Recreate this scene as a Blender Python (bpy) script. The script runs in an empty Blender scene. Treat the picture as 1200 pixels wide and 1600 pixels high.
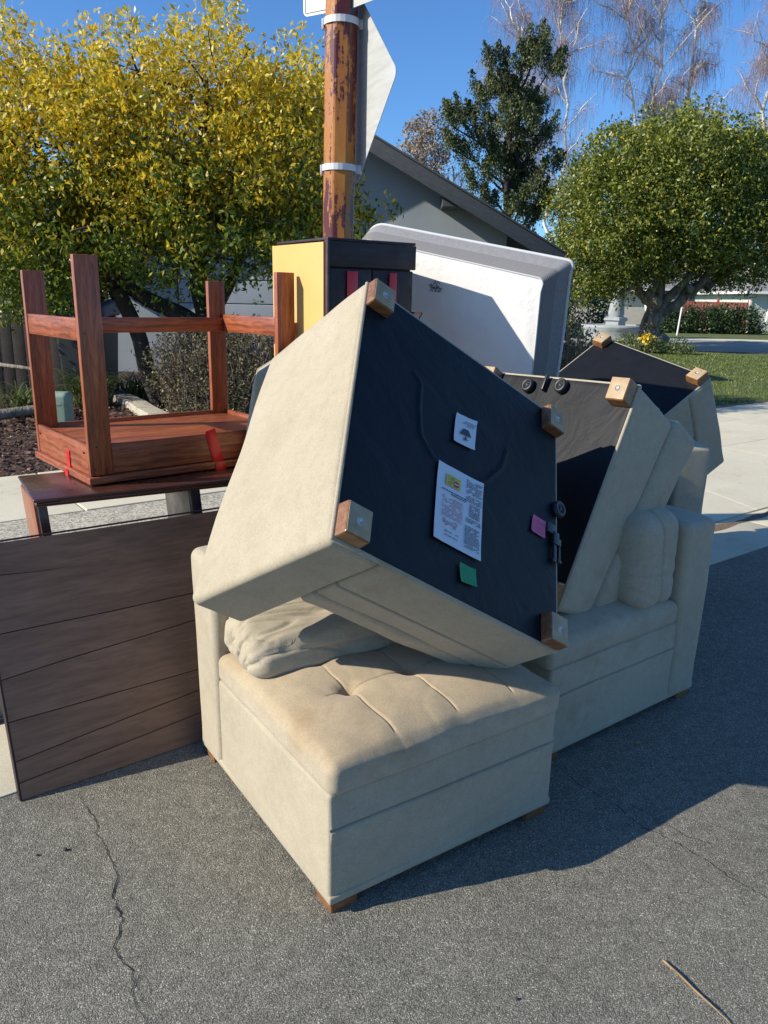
import bpy, math, random
import numpy as np
from mathutils import Matrix, Vector, noise
random.seed(7); RNG = np.random.default_rng(7)
S = bpy.context.scene

# ------------------------------------------------------------------ camera
PITCH, ROLL, EYE = math.radians(15.5), math.radians(1.2), 1.65
_f = Vector((0, math.cos(PITCH), -math.sin(PITCH)))
_r0 = Vector((1, 0, 0)); _u0 = Vector((0, math.sin(PITCH), math.cos(PITCH)))
_r = _r0*math.cos(ROLL) + _u0*math.sin(ROLL); _u = -_r0*math.sin(ROLL) + _u0*math.cos(ROLL)
cd = bpy.data.cameras.new('camera'); cam = bpy.data.objects.new('camera', cd); S.collection.objects.link(cam)
M = Matrix.Identity(4)
for i in range(3):
    M[i][0] = _r[i]; M[i][1] = _u[i]; M[i][2] = -_f[i]
M[2][3] = EYE
cam.matrix_world = M
cd.sensor_fit = 'VERTICAL'; cd.sensor_height = 24.0; cd.lens = 1202/1600*24.0
cd.clip_start = 0.05; cd.clip_end = 2000
S.camera = cam

# ------------------------------------------------------------------ light
SUN_EL, SUN_AZ = math.radians(30.0), math.radians(17.0)     # light travels towards +x, turned SUN_AZ towards +y
w = bpy.data.worlds.new('World'); S.world = w; w.use_nodes = True
nt = w.node_tree; nt.nodes.clear()
sky = nt.nodes.new('ShaderNodeTexSky'); sky.sky_type = 'NISHITA'; sky.sun_disc = False
sky.sun_elevation = SUN_EL; sky.sun_rotation = math.atan2(-math.cos(SUN_AZ), -math.sin(SUN_AZ)) % (2*math.pi)
sky.altitude = 0; sky.air_density = 1.0; sky.dust_density = 0.2; sky.ozone_density = 2.5
bg = nt.nodes.new('ShaderNodeBackground'); bg.inputs[1].default_value = 0.100
wo = nt.nodes.new('ShaderNodeOutputWorld')
hs = nt.nodes.new('ShaderNodeMix'); hs.data_type = 'RGBA'; hs.blend_type = 'MULTIPLY'; hs.inputs[0].default_value = 1; hs.inputs[7].default_value = (.56, .90, 1.30, 1); nt.links.new(sky.outputs[0], hs.inputs[6]); nt.links.new(hs.outputs[2], bg.inputs[0]); nt.links.new(bg.outputs[0], wo.inputs[0])
sl = bpy.data.lights.new('sun', 'SUN'); sl.energy = 5.0; sl.angle = math.radians(0.5); sl.color = (1.0, 0.93, 0.80)
sun = bpy.data.objects.new('sun', sl); S.collection.objects.link(sun)
LD = Vector((math.cos(SUN_EL)*math.cos(SUN_AZ), math.cos(SUN_EL)*math.sin(SUN_AZ), -math.sin(SUN_EL)))
sun.rotation_euler = LD.to_track_quat('-Z', 'Y').to_euler(); sun.location = (-20, -5, 20)
S.view_settings.view_transform = 'Standard'; S.view_settings.look = 'None'
S.view_settings.exposure = 0.43; S.view_settings.gamma = 1.0
S.view_settings.use_curve_mapping = False

# ------------------------------------------------------------------ materials
def mat(name):
    m = bpy.data.materials.new(name); m.use_nodes = True
    nt = m.node_tree; b = nt.nodes['Principled BSDF']
    return m, nt, b
def N(nt, t, **kw):
    n = nt.nodes.new(t)
    for k, v in kw.items():
        if k.startswith('i_'):
            k = k[2:]; k = int(k) if k.isdigit() else k
            n.inputs[k].default_value = v
        else: setattr(n, k, v)
    return n
def ramp(nt, src, stops):
    r = nt.nodes.new('ShaderNodeValToRGB'); e = r.color_ramp.elements
    while len(e) < len(stops): e.new(0.5)
    for x, (p, c) in zip(e, stops):
        x.position = p; x.color = (c[0], c[1], c[2], 1)
    nt.links.new(src, r.inputs[0]); return r
def coords(nt, scale=(1, 1, 1), kind='Object'):
    tc = nt.nodes.new('ShaderNodeTexCoord'); mp = nt.nodes.new('ShaderNodeMapping')
    mp.inputs['Scale'].default_value = scale
    nt.links.new(tc.outputs[kind], mp.inputs[0]); return mp.outputs[0]
def nz(nt, vec, scale, detail=4, rough=.55, dist=0):
    n = N(nt, 'ShaderNodeTexNoise'); n.inputs['Scale'].default_value = scale
    n.inputs['Detail'].default_value = detail; n.inputs['Roughness'].default_value = rough
    n.inputs['Distortion'].default_value = dist
    nt.links.new(vec, n.inputs['Vector']); return n.outputs['Fac']
def mixc(nt, fac, a, b, mode='MIX'):
    m = nt.nodes.new('ShaderNodeMix'); m.data_type = 'RGBA'; m.blend_type = mode
    for s, v in ((0, fac), (6, a), (7, b)):
        if isinstance(v, (int, float)): m.inputs[s].default_value = v
        elif isinstance(v, tuple): m.inputs[s].default_value = (*v, 1) if len(v) == 3 else v
        else: nt.links.new(v, m.inputs[s])
    return m.outputs[2]
def bump(nt, b, h, strength, dist=.002):
    n = nt.nodes.new('ShaderNodeBump'); n.inputs['Strength'].default_value = strength
    n.inputs['Distance'].default_value = dist
    nt.links.new(h, n.inputs['Height']); nt.links.new(n.outputs[0], b.inputs['Normal'])
def noisy(name, c1, c2, scale, rough=.7, stretch=(1, 1, 1), bs=.3, bscale=None, bdist=.002, kind='Object', spec=None, detail=5):
    m, nt, b = mat(name); v = coords(nt, stretch, kind)
    f = nz(nt, v, scale, detail); r = ramp(nt, f, [(.3, c1), (.7, c2)])
    nt.links.new(r.outputs[0], b.inputs['Base Color']); b.inputs['Roughness'].default_value = rough
    if spec is not None: b.inputs['Specular IOR Level'].default_value = spec
    if bs: bump(nt, b, nz(nt, v, bscale or scale*6, 3), bs, bdist)
    return m
def flat(name, c, rough=.6, metal=0, spec=None):
    m, nt, b = mat(name); b.inputs['Base Color'].default_value = (*c, 1)
    b.inputs['Roughness'].default_value = rough; b.inputs['Metallic'].default_value = metal
    if spec is not None: b.inputs['Specular IOR Level'].default_value = spec
    return m

def fabric_mat(name, c0, c1, c2_, worn, top=None):
    m, nt, b = mat(name); v = coords(nt)
    big = nz(nt, v, 3.2, 5, .6); mid = nz(nt, v, 28, 5, .7); fine = nz(nt, v, 190, 3, .7)
    c = ramp(nt, big, [(.3, c0), (.52, c1), (.75, c2_)])
    if top:      # wear and body soil only on the upper side of the cushion
        sp = nt.nodes.new('ShaderNodeSeparateXYZ'); tc = nt.nodes.new('ShaderNodeTexCoord'); nt.links.new(tc.outputs['Object'], sp.inputs[0])
        ad = nt.nodes.new('ShaderNodeMath'); ad.operation = 'MULTIPLY_ADD'; ad.inputs[1].default_value = .10; nt.links.new(nz(nt, v, 6, 3), ad.inputs[0]); nt.links.new(sp.outputs[2], ad.inputs[2])
        fr_ = ramp(nt, ad.outputs[0], [(top, (1, 1, 1)), (top+.06, (.93, .86, .76))])
        cm = nt.nodes.new('ShaderNodeMix'); cm.data_type = 'RGBA'; cm.blend_type = 'MULTIPLY'; cm.inputs[0].default_value = 1; nt.links.new(c.outputs[0], cm.inputs[6]); nt.links.new(fr_.outputs[0], cm.inputs[7])
        class _O: outputs = [cm.outputs[2]]
        c = _O
    c2 = ramp(nt, mid, [(.32, (.92, .92, .92)), (.5, (.99, .99, .99)), (.68, (1.04, 1.04, 1.04))])
    c3 = ramp(nt, fine, [(.34, (.88, .88, .88)), (.66, (1.08, 1.08, 1.08))])
    col = mixc(nt, 1.0, c.outputs[0], c2.outputs[0], 'MULTIPLY'); col = mixc(nt, 1.0, col, c3.outputs[0], 'MULTIPLY')
    st = nz(nt, v, 2.1, 4, .6); sr = ramp(nt, st, [(worn, (1, 1, 1)), (worn+.14, (.82, .74, .64))])
    col = mixc(nt, 1.0, col, sr.outputs[0], 'MULTIPLY')
    spots = ramp(nt, nz(nt, v, 8, 6, .7), [(.62, (1, 1, 1)), (.80, (.86, .81, .74))]); col = mixc(nt, 1.0, col, spots.outputs[0], 'MULTIPLY')
    nt.links.new(col, b.inputs['Base Color']); b.inputs['Roughness'].default_value = .94
    b.inputs['Specular IOR Level'].default_value = .12
    b.inputs['Sheen Weight'].default_value = .2; b.inputs['Sheen Roughness'].default_value = .5
    a = nt.nodes.new('ShaderNodeMath'); a.operation = 'ADD'
    nt.links.new(nz(nt, v, 420, 2), a.inputs[0]); nt.links.new(nz(nt, v, 36, 5, .7), a.inputs[1])
    bump(nt, b, a.outputs[0], .36, .0026); return m
FABRIC = fabric_mat('suede_fabric', (.378, .322, .226), (.416, .358, .256), (.445, .385, .280), .60)
SEATFAB = fabric_mat('worn_seat_suede', (.400, .335, .240), (.445, .380, .275), (.480, .412, .305), .50, .47)
def black_mat():
    m, nt, b = mat('black_dust_cloth'); v = coords(nt)
    r = ramp(nt, nz(nt, v, 9, 5), [(.3, (.005, .006, .008)), (.7, (.008, .009, .012))])
    nt.links.new(r.outputs[0], b.inputs['Base Color'])
    b.inputs['Roughness'].default_value = .55; b.inputs['Specular IOR Level'].default_value = .24
    v2 = coords(nt, (1, 1.6, 1)); a = nt.nodes.new('ShaderNodeMath'); a.operation = 'ADD'
    nt.links.new(nz(nt, v2, 5.5, 4, .55, .6), a.inputs[0])
    n2 = nt.nodes.new('ShaderNodeMath'); n2.operation = 'MULTIPLY'; n2.inputs[1].default_value = .03
    nt.links.new(nz(nt, v, 500, 2), n2.inputs[0]); nt.links.new(n2.outputs[0], a.inputs[1])
    bump(nt, b, a.outputs[0], .5, .012); return m
BLACK = black_mat()
def wood(name, c1, c2, c3, rough=.45, sc=9, coat=.0, knots=True):
    m, nt, b = mat(name); v = coords(nt, (1.0, 9, 9)); v2 = coords(nt, (.6, 5, 5)); v3 = coords(nt)
    g = nz(nt, v, sc, 6, .65, .6); g2 = nz(nt, v2, sc*.35, 3, .5, 1.2)
    wv = N(nt, 'ShaderNodeTexWave', wave_type='BANDS', bands_direction='Z'); wv.inputs['Scale'].default_value = 2.2
    wv.inputs['Distortion'].default_value = 9; wv.inputs['Detail'].default_value = 2; wv.inputs['Detail Scale'].default_value = .6
    nt.links.new(v2, wv.inputs['Vector'])
    r = ramp(nt, g, [(.32, c1), (.5, c2), (.72, c3)])
    rw = ramp(nt, wv.outputs['Fac'], [(0, (.70, .66, .62)), (.45, (1, 1, 1)), (1, (1.06, 1.04, 1.0))])
    col = mixc(nt, .75 if knots else .35, r.outputs[0], rw.outputs[0], 'MULTIPLY')
    r2 = ramp(nt, g2, [(.3, (.8, .78, .76)), (.7, (1.1, 1.1, 1.1))]); col = mixc(nt, .8, col, r2.outputs[0], 'MULTIPLY')
    nt.links.new(col, b.inputs['Base Color'])
    rr = ramp(nt, nz(nt, v3, 14, 4), [(.3, (rough-.08,)*3), (.7, (rough+.12,)*3)]); nt.links.new(rr.outputs[0], b.inputs['Roughness'])
    b.inputs['Coat Weight'].default_value = coat; b.inputs['Coat Roughness'].default_value = .25
    bump(nt, b, g, .25, .0015); return m
REDWOOD = wood('red_stained_pine', (.140, .034, .013), (.300, .076, .026), (.430, .130, .046), .42, 8, .15)
DARKRED = wood('mahogany_finish', (.040, .013, .008), (.070, .023, .013), (.100, .034, .018), .28, 9, .35, False)
PLANK = wood('brown_laminate', (.172, .092, .055), (.232, .128, .078), (.290, .166, .104), .50, 7, .0, False)
LEGWOOD = wood('honey_leg_wood', (.150, .060, .020), (.225, .098, .036), (.300, .145, .060), .38, 10, .3, False)
ESPRESSO = wood('espresso_wood', (.017, .009, .009), (.027, .014, .014), (.038, .020, .020), .55, 10, .0, False)
ENDGRAIN = noisy('pale_leg_end', (.33, .225, .12), (.46, .335, .19), 30, .6)
GLIDE = flat('white_glide', (.62, .64, .66), .3)
YELLOW = noisy('yellow_board', (.58, .345, .095), (.62, .375, .11), 6, .62, bs=.05, bscale=60)
RED = flat('red_tape', (.62, .012, .014), .28)
PAPER = flat('paper_white', (.66, .66, .68), .6)
INK = flat('ink', (.05, .05, .07), .6)
INKR = flat('ink_red', (.45, .10, .12), .6)
LBLY = flat('label_yellow', (.62, .48, .05), .5); LBLR = flat('label_red', (.50, .03, .03), .5)
PINK = flat('tag_pink', (.62, .10, .22), .6); GREEN = flat('tag_green', (.015, .26, .10), .6)
PLASTIC = flat('black_plastic', (.016, .017, .019), .42)
WHITECLOTH = noisy('white_quilt_cloth', (.80, .77, .75), (.86, .83, .81), 12, .85, bs=.5, bscale=22, bdist=.006)
def knit_mat():
    m, nt, b = mat('grey_knit'); v = coords(nt)
    wv = N(nt, 'ShaderNodeTexWave', wave_type='BANDS', bands_direction='DIAGONAL'); wv.inputs['Scale'].default_value = 12
    tc = coords(nt, (1, 1, 1), 'UV'); wv.bands_direction = 'Y'; nt.links.new(tc, wv.inputs['Vector'])
    r = ramp(nt, wv.outputs['Fac'], [(.15, (.13, .125, .126)), (.6, (.235, .227, .228))])
    f = nz(nt, v, 3, 2); col = mixc(nt, .3, r.outputs[0], (.22, .21, .21))
    nt.links.new(col, b.inputs['Base Color']); b.inputs['Roughness'].default_value = .9
    bump(nt, b, wv.outputs['Fac'], .6, .003); return m
KNIT = knit_mat(); PIPING = flat('white_piping', (.52, .52, .53), .9)
KNITPLAIN = noisy('grey_plain_knit', (.20, .195, .20), (.25, .245, .25), 60, .9, bscale=300)

def asphalt_mat():
    m, nt, b = mat('asphalt'); v = coords(nt)
    vo = N(nt, 'ShaderNodeTexVoronoi', feature='F1'); vo.inputs['Scale'].default_value = 310
    nt.links.new(v, vo.inputs['Vector'])
    sep = N(nt, 'ShaderNodeSeparateColor'); nt.links.new(vo.outputs['Color'], sep.inputs[0])
    st = ramp(nt, sep.outputs[0], [(0, (.098, .097, .092)), (.45, (.128, .125, .117)), (.80, (.156, .151, .142)), (.95, (.20, .192, .18)), (1, (.33, .32, .30))])
    pit = ramp(nt, vo.outputs['Distance'], [(.25, (1, 1, 1)), (.62, (.42, .42, .42))])
    c = mixc(nt, 1, st.outputs[0], pit.outputs[0], 'MULTIPLY')
    big = ramp(nt, nz(nt, v, 1.7, 6, .6), [(.3, (1.98, 1.92, 1.66)), (.7, (2.45, 2.38, 2.06))])
    c = mixc(nt, 1, c, big.outputs[0], 'MULTIPLY')
    mid = ramp(nt, nz(nt, v, 22, 4, .6), [(.3, (.82, .82, .82)), (.7, (1.2, 1.2, 1.2))]); c = mixc(nt, 1, c, mid.outputs[0], 'MULTIPLY')
    sp = ramp(nt, nz(nt, v, .55, 2), [(.55, (1, 1, 1)), (.72, (.86, .80, .82))]); c = mixc(nt, 1, c, sp.outputs[0], 'MULTIPLY')
    nt.links.new(c, b.inputs['Base Color']); b.inputs['Roughness'].default_value = .72
    b.inputs['Specular IOR Level'].default_value = .15
    iv = nt.nodes.new('ShaderNodeMath'); iv.operation = 'SUBTRACT'; iv.inputs[0].default_value = 1
    nt.links.new(vo.outputs['Distance'], iv.inputs[1])
    a2 = nt.nodes.new('ShaderNodeMath'); a2.operation = 'ADD'; nt.links.new(iv.outputs[0], a2.inputs[0]); nt.links.new(nz(nt, v, 60, 3), a2.inputs[1])
    bump(nt, b, a2.outputs[0], .75, .0032); return m
ASPHALT = asphalt_mat()
def concrete_mat(name, c1, c2, agg=0.0):
    m, nt, b = mat(name); v = coords(nt)
    r = ramp(nt, nz(nt, v, 1.6, 7, .62), [(.3, c1), (.7, c2)]); c = r.outputs[0]
    vo = N(nt, 'ShaderNodeTexVoronoi'); vo.inputs['Scale'].default_value = 75 if agg else 320; nt.links.new(v, vo.inputs['Vector'])
    sep = N(nt, 'ShaderNodeSeparateColor'); nt.links.new(vo.outputs['Color'], sep.inputs[0])
    s = ramp(nt, sep.outputs[0], [(0, (.45 if agg else .86,)*3), (.5, (.95,)*3), (1, (1.4 if agg else 1.08,)*3)])
    c = mixc(nt, 1, c, s.outputs[0], 'MULTIPLY')
    dr = ramp(nt, nz(nt, v, 4.5, 6, .7), [(.56, (1, 1, 1)), (.75, (.80, .74, .66))]); c = mixc(nt, 1, c, dr.outputs[0], 'MULTIPLY')
    nt.links.new(c, b.inputs['Base Color']); b.inputs['Roughness'].default_value = .88
    bump(nt, b, vo.outputs['Distance'], .6 if agg else .25, .004 if agg else .0015); return m
CONC = concrete_mat('concrete', (.60, .545, .395), (.70, .64, .475))
GUTTER = concrete_mat('gutter_concrete', (.50, .445, .315), (.63, .57, .42))
AGG = concrete_mat('exposed_aggregate', (.40, .365, .28), (.52, .475, .37), 1)
CONC2 = concrete_mat('old_concrete', (.33, .305, .25), (.43, .40, .33))
CRACK = flat('crack_dark', (.012, .011, .010), .95)
MULCHM = noisy('mulch_soil', (.035, .018, .012), (.10, .055, .038), 40, .95, bs=.9, bscale=60, bdist=.02)
GRASSM = noisy('lawn_ground', (.06, .085, .018), (.15, .17, .045), 3, .95, bs=.8, bscale=80, bdist=.02)
BARK = noisy('grey_bark', (.09, .075, .06), (.30, .255, .205), 7, .9, (1, 1, .35), .9, 18, .03)
DARKBARK = noisy('dark_bark', (.020, .015, .012), (.055, .043, .034), 7, .9, (1, 1, .3), .9, 20, .03)
BIRCHM = noisy('birch_bark', (.50, .47, .44), (.80, .77, .73), 6, .7, (1, 1, 4), .3, 30, .01)
TWIGM = noisy('birch_twig', (.26, .17, .16), (.42, .30, .29), 3, .8, bs=0)
def leaf_mat(name, stops, yel=None, trans=.3, rough=.42):
    m, nt, b = mat(name); g = nt.nodes.new('ShaderNodeNewGeometry')
    r = ramp(nt, g.outputs['Random Per Island'], stops); c = r.outputs[0]
    if yel:                    # leaves that really are yellow grow high in the crown
        tc = nt.nodes.new('ShaderNodeTexCoord'); sp = nt.nodes.new('ShaderNodeSeparateXYZ'); nt.links.new(tc.outputs['Object'], sp.inputs[0])
        a = nt.nodes.new('ShaderNodeMapRange'); a.inputs[1].default_value = yel[0]; a.inputs[2].default_value = yel[1]
        nt.links.new(sp.outputs[2], a.inputs[0])
        n = nz(nt, tc.outputs['Object'], 1.6, 3, .6)
        s = nt.nodes.new('ShaderNodeMath'); s.operation = 'ADD'; nt.links.new(a.outputs[0], s.inputs[0]); nt.links.new(n, s.inputs[1])
        s2 = nt.nodes.new('ShaderNodeMath'); s2.operation = 'ADD'; nt.links.new(s.outputs[0], s2.inputs[0])
        s3 = nt.nodes.new('ShaderNodeMath'); s3.operation = 'MULTIPLY'; s3.inputs[1].default_value = .45
        nt.links.new(g.outputs['Random Per Island'], s3.inputs[0]); nt.links.new(s3.outputs[0], s2.inputs[1])
        s4 = nt.nodes.new('ShaderNodeMath'); s4.operation = 'MULTIPLY'; s4.inputs[1].default_value = .4; nt.links.new(s2.outputs[0], s4.inputs[0])
        rr = ramp(nt, s4.outputs[0], [(yel[2]*.4, (0, 0, 0)), (yel[3]*.4, (1, 1, 1))])
        ry = ramp(nt, g.outputs['Random Per Island'], yel[4]); c = mixc(nt, rr.outputs[0], c, ry.outputs[0])
    nt.links.new(c, b.inputs['Base Color']); b.inputs['Roughness'].default_value = rough
    t = nt.nodes.new('ShaderNodeBsdfTranslucent'); nt.links.new(c, t.inputs[0])
    ms = nt.nodes.new('ShaderNodeMixShader'); ms.inputs[0].default_value = trans
    nt.links.new(b.outputs[0], ms.inputs[1]); nt.links.new(t.outputs[0], ms.inputs[2])
    nt.links.new(ms.outputs[0], nt.nodes['Material Output'].inputs[0]); return m
LEAF_Y = leaf_mat('yellowing_leaves', [(0, (.045, .090, .010)), (.55, (.13, .20, .020)), (1, (.30, .36, .035))],
                  (.9, 5.2, 1.04, 1.34, [(0, (.38, .37, .03)), (.5, (.72, .56, .035)), (1, (.82, .54, .04))]), .38)
LEAF_G = leaf_mat('green_leaves', [(0, (.055, .090, .014)), (.5, (.150, .190, .026)), (.85, (.30, .31, .045)), (1, (.50, .42, .06))], None, .28)
LEAF_C = leaf_mat('conifer_needles', [(0, (.032, .048, .018)), (.6, (.075, .098, .030)), (1, (.16, .17, .045))], None, .12, .6)
LEAF_B = leaf_mat('brown_leaves', [(0, (.20, .15, .10)), (1, (.42, .33, .23))], None, .2, .7)
LEAF_H = leaf_mat('hedge_leaves', [(0, (.015, .035, .010)), (1, (.050, .085, .020))], None, .15)
LEAF_L = leaf_mat('pale_shrub_leaves', [(0, (.05, .09, .02)), (.6, (.13, .18, .05)), (1, (.30, .28, .10))], None, .3)
LEAF_D = leaf_mat('dry_shrub_leaves', [(0, (.055, .040, .026)), (.55, (.15, .11, .07)), (.8, (.10, .12, .035)), (1, (.34, .27, .14))], None, .2, .7)
BLADE = leaf_mat('strap_leaves', [(0, (.05, .08, .02)), (1, (.20, .24, .08))], None, .2)
GRASSB = leaf_mat('grass_blades', [(0, (.055, .10, .015)), (.6, (.13, .18, .03)), (1, (.26, .27, .08))], None, .3)
CHIPM = leaf_mat('bark_chips', [(0, (.035, .016, .010)), (.6, (.11, .052, .034)), (1, (.27, .16, .11))], None, .0, .85)

# ------------------------------------------------------------------ object helpers
def link(o, parent=None):
    S.collection.objects.link(o)
    if parent is not None: o.parent = parent
    return o
def tag(o, label=None, cat=None, group=None, kind=None):
    if label: o['label'] = label
    if cat: o['category'] = cat
    if group: o['group'] = group
    if kind: o['kind'] = kind
    return o
def thing(name, loc, label, cat, group=None):
    o = bpy.data.objects.new(name, None); o.location = loc; o.empty_display_size = .1
    o['origin'] = tuple(loc); link(o); return tag(o, label, cat, group)
def org(parent):
    v = Vector((0, 0, 0)); p = parent
    while p is not None:
        v += Vector(p.location); p = p.parent
    return v
def npmesh(name, V, F, m, parent=None, smooth=True, uv=None, local=False):
    """V world coordinates (n,3), F (k,4|3) ints or list; linked as one object"""
    V = np.asarray(V, float)
    o0 = np.array(org(parent)) if parent is not None and not local else np.zeros(3)
    me = bpy.data.meshes.new(name)
    if isinstance(F, np.ndarray):
        k, c = F.shape
        me.vertices.add(len(V)); me.vertices.foreach_set('co', (V-o0).ravel())
        me.loops.add(k*c); me.loops.foreach_set('vertex_index', F.ravel().astype(np.int32))
        me.polygons.add(k); me.polygons.foreach_set('loop_start', np.arange(0, k*c, c, dtype=np.int32))
        me.update(calc_edges=True)
    else:
        me.from_pydata([tuple(v) for v in (V-o0)], [], F)
    if smooth: me.polygons.foreach_set('use_smooth', [True]*len(me.polygons))
    me.materials.append(m)
    if uv is not None:
        l = me.uv_layers.new(); idx = np.empty(len(me.loops), np.int32); me.loops.foreach_get('vertex_index', idx)
        l.data.foreach_set('uv', np.asarray(uv)[idx].ravel())
    me.update()
    return link(bpy.data.objects.new(name, me), parent)
def axc(lo, hi, r, n, extra=()):
    e = [r*(1-math.tan(math.radians(t))) for t in (45, 32, 20, 10, 0)] if r > .006 else [0, r]
    a = [lo+x for x in e] + [hi-x for x in e] + list(np.linspace(lo+r, hi-r, n+1)) + [x for x in extra if lo+r < x < hi-r]
    a = sorted(a); out = [a[0]]
    for x in a[1:]:
        if x-out[-1] > 1e-5: out.append(x)
    out[-1] = hi
    return np.array(out)
def rbox(lo, hi, r, n=(1, 1, 1), extra=((), (), ())):
    """rounded box -> verts, quads, outward normals"""
    lo = np.array(lo, float); hi = np.array(hi, float); r = min(r, .499*min(hi-lo))
    ax = [axc(lo[i], hi[i], r, n[i], extra[i]) for i in range(3)]
    V = []; F = []; off = 0
    for d in range(3):
        a, b_ = (d+1) % 3, (d+2) % 3
        A, B = np.meshgrid(ax[a], ax[b_], indexing='ij'); na, nb = A.shape
        I = (np.arange(na-1)[:, None]*nb+np.arange(nb-1)[None, :]).ravel()
        for side in (0, 1):
            P = np.empty((na*nb, 3)); P[:, a] = A.ravel(); P[:, b_] = B.ravel(); P[:, d] = (lo, hi)[side][d]
            q = np.stack([I, I+nb, I+nb+1, I+1], 1)
            if side == 0: q = q[:, ::-1]
            V.append(P); F.append(q+off); off += na*nb
    V = np.concatenate(V); F = np.concatenate(F)
    key = np.round(V/2e-6).astype(np.int64); _, first, inv = np.unique(key, axis=0, return_index=True, return_inverse=True)
    inv = inv.ravel(); V = V[first]; F = inv[F]
    q = np.clip(V, lo+r, hi-r); dlt = V-q; L = np.linalg.norm(dlt, axis=1, keepdims=True); L[L == 0] = 1
    nrm = dlt/L
    return q+nrm*r, F.astype(np.int32), nrm
def board(name, ctr, axes, dims, m, parent, r=.002, n=(1, 1, 1), fn=None):
    """a board with its own frame: axes = (x,y,z) unit vectors, local x is the grain"""
    V, F, nr = rbox(-np.array(dims)/2, np.array(dims)/2, r, n)
    if fn: V = fn(V, nr)
    o = npmesh(name, V, F, m, None, r > .006)
    Mx = Matrix.Identity(4)
    for c in range(3):
        for k in range(3): Mx[k][c] = axes[c][k]
    o0 = org(parent) if parent is not None else Vector((0, 0, 0))
    for k in range(3): Mx[k][3] = ctr[k]-o0[k]
    o.parent = parent; o.matrix_basis = Mx
    return o
def tube(path, rad, seg=6, closed_end=True):
    P = [Vector(p) for p in path]; V = []; F = []
    up = Vector((0.13, .31, .94)).normalized()
    for i, p in enumerate(P):
        t = (P[min(i+1, len(P)-1)]-P[max(i-1, 0)]).normalized()
        a = t.cross(up); a = a.normalized() if a.length > 1e-3 else Vector((1, 0, 0)); b = t.cross(a)
        rr = rad[i] if hasattr(rad, '__len__') else rad
        for k in range(seg):
            th = 2*math.pi*k/seg; V.append(p+(a*math.cos(th)+b*math.sin(th))*rr)
    for i in range(len(P)-1):
        for k in range(seg):
            F.append((i*seg+k, i*seg+(k+1) % seg, (i+1)*seg+(k+1) % seg, (i+1)*seg+k))
    return [tuple(v) for v in V], F
class Acc:
    def __init__(s): s.V = []; s.F = []; s.n = 0
    def add(s, V, F):
        V = np.asarray(V, float); F = np.asarray(F, np.int32); s.V.append(V); s.F.append(F+s.n); s.n += len(V)
    def build(s, name, m, parent=None, smooth=True): return npmesh(name, np.concatenate(s.V), np.concatenate(s.F), m, parent, smooth)
def vnoise(P, sc, seed=0):
    sc = np.array(sc, float)
    return np.array([noise.noise(Vector((p[0]*sc[0]+seed, p[1]*sc[1]+seed*.7, p[2]*sc[2]-seed))) for p in P])

# ------------------------------------------------------------------ ground, in the kerb's own frame (s along it, n away from the road)
def SN(s, n, z=0): return (.8*s-.6*n, .6*s+.8*n, z)
def sheet(name, pts, z, m, kind='structure'):
    V = [SN(p[0], p[1], z if len(p) < 3 else p[2]) for p in pts]
    o = npmesh(name, V, [tuple(range(len(V)))], m, None, False); o['kind'] = kind; return o
def slab(name, s0, s1, n0, n1, z0, z1, m, r=.006, kind='structure', parent=None):
    V, F, _ = rbox((s0, n0, z0), (s1, n1, z1), r); W = np.stack([.8*V[:, 0]-.6*V[:, 1], .6*V[:, 0]+.8*V[:, 1], V[:, 2]], 1)
    o = npmesh(name, W, F, m, parent, False)
    if kind: o['kind'] = kind
    return o
sheet('asphalt_road', [(-60, -60), (90, -60), (90, 2.55), (-60, 2.55)], 0, ASPHALT)
sheet('ground', [(-400, 2.4), (400, 2.4), (400, 700), (-400, 700)], -.03, MULCHM)
GR = bpy.data.objects.new('gutter', None); link(GR); GR['kind'] = 'structure'
for i in range(14):
    s0 = -6.3+i*1.52; slab('gutter_slab', s0, s0+1.512, 2.555, 3.10, -.05, .004, GUTTER, .004, None, GR)
CB = bpy.data.objects.new('curb', None); link(CB); CB['kind'] = 'structure'
for i in range(7):
    s0 = -6.3+i*1.52; slab('curb_stone', s0, s0+1.510, 3.105, 3.26, -.05, .13, CONC2, .022, None, CB)
slab('parkway_strip', -12, 4.33, 3.27, 5.60, -.05, .122, AGG, .01)
# driveway apron sloping up on the right
DA = bpy.data.objects.new('driveway_apron', None); link(DA); DA['kind'] = 'structure'
for i in range(4):
    s0 = 4.345+i*1.89; V = []
    prof = [(3.11, .012), (3.55, .075), (4.15, .122), (4.56, .126)]
    for g in range(2):
        pr = prof if g == 0 else [(4.568, .126), (5.60, .128)]
        VV = [SN(s0, n, z) for n, z in pr]+[SN(s0+1.882, n, z) for n, z in pr]+[SN(s0, n, -.05) for n, z in pr]+[SN(s0+1.882, n, -.05) for n, z in pr]
        k = len(pr); FF = []
        for j in range(k-1): FF += [(j, k+j, k+j+1, j+1), (2*k+j, j, j+1, 2*k+j+1), (k+j, 3*k+j, 3*k+j+1, k+j+1)]
        FF += [(0, 2*k, 3*k, k), (k-1, 2*k-1, 4*k-1, 3*k-1)]
        npmesh('concrete_slab', VV, FF, CONC, DA, False)
SW = bpy.data.objects.new('sidewalk', None); link(SW); SW['kind'] = 'structure'
for i in range(22):
    s0 = -12+i*1.5; slab('sidewalk_slab', s0, s0+1.488, 5.61, 7.05 if s0 < 7 else 6.5, -.05, .125+.003*math.sin(i*2.3), CONC, .008, None, SW)
sheet('mulch_bed', [(-30, 7.05), (8.9, 7.05), (8.9, 40), (-30, 40)], .10, MULCHM)
def lawn_z(x, y): return .12
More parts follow.
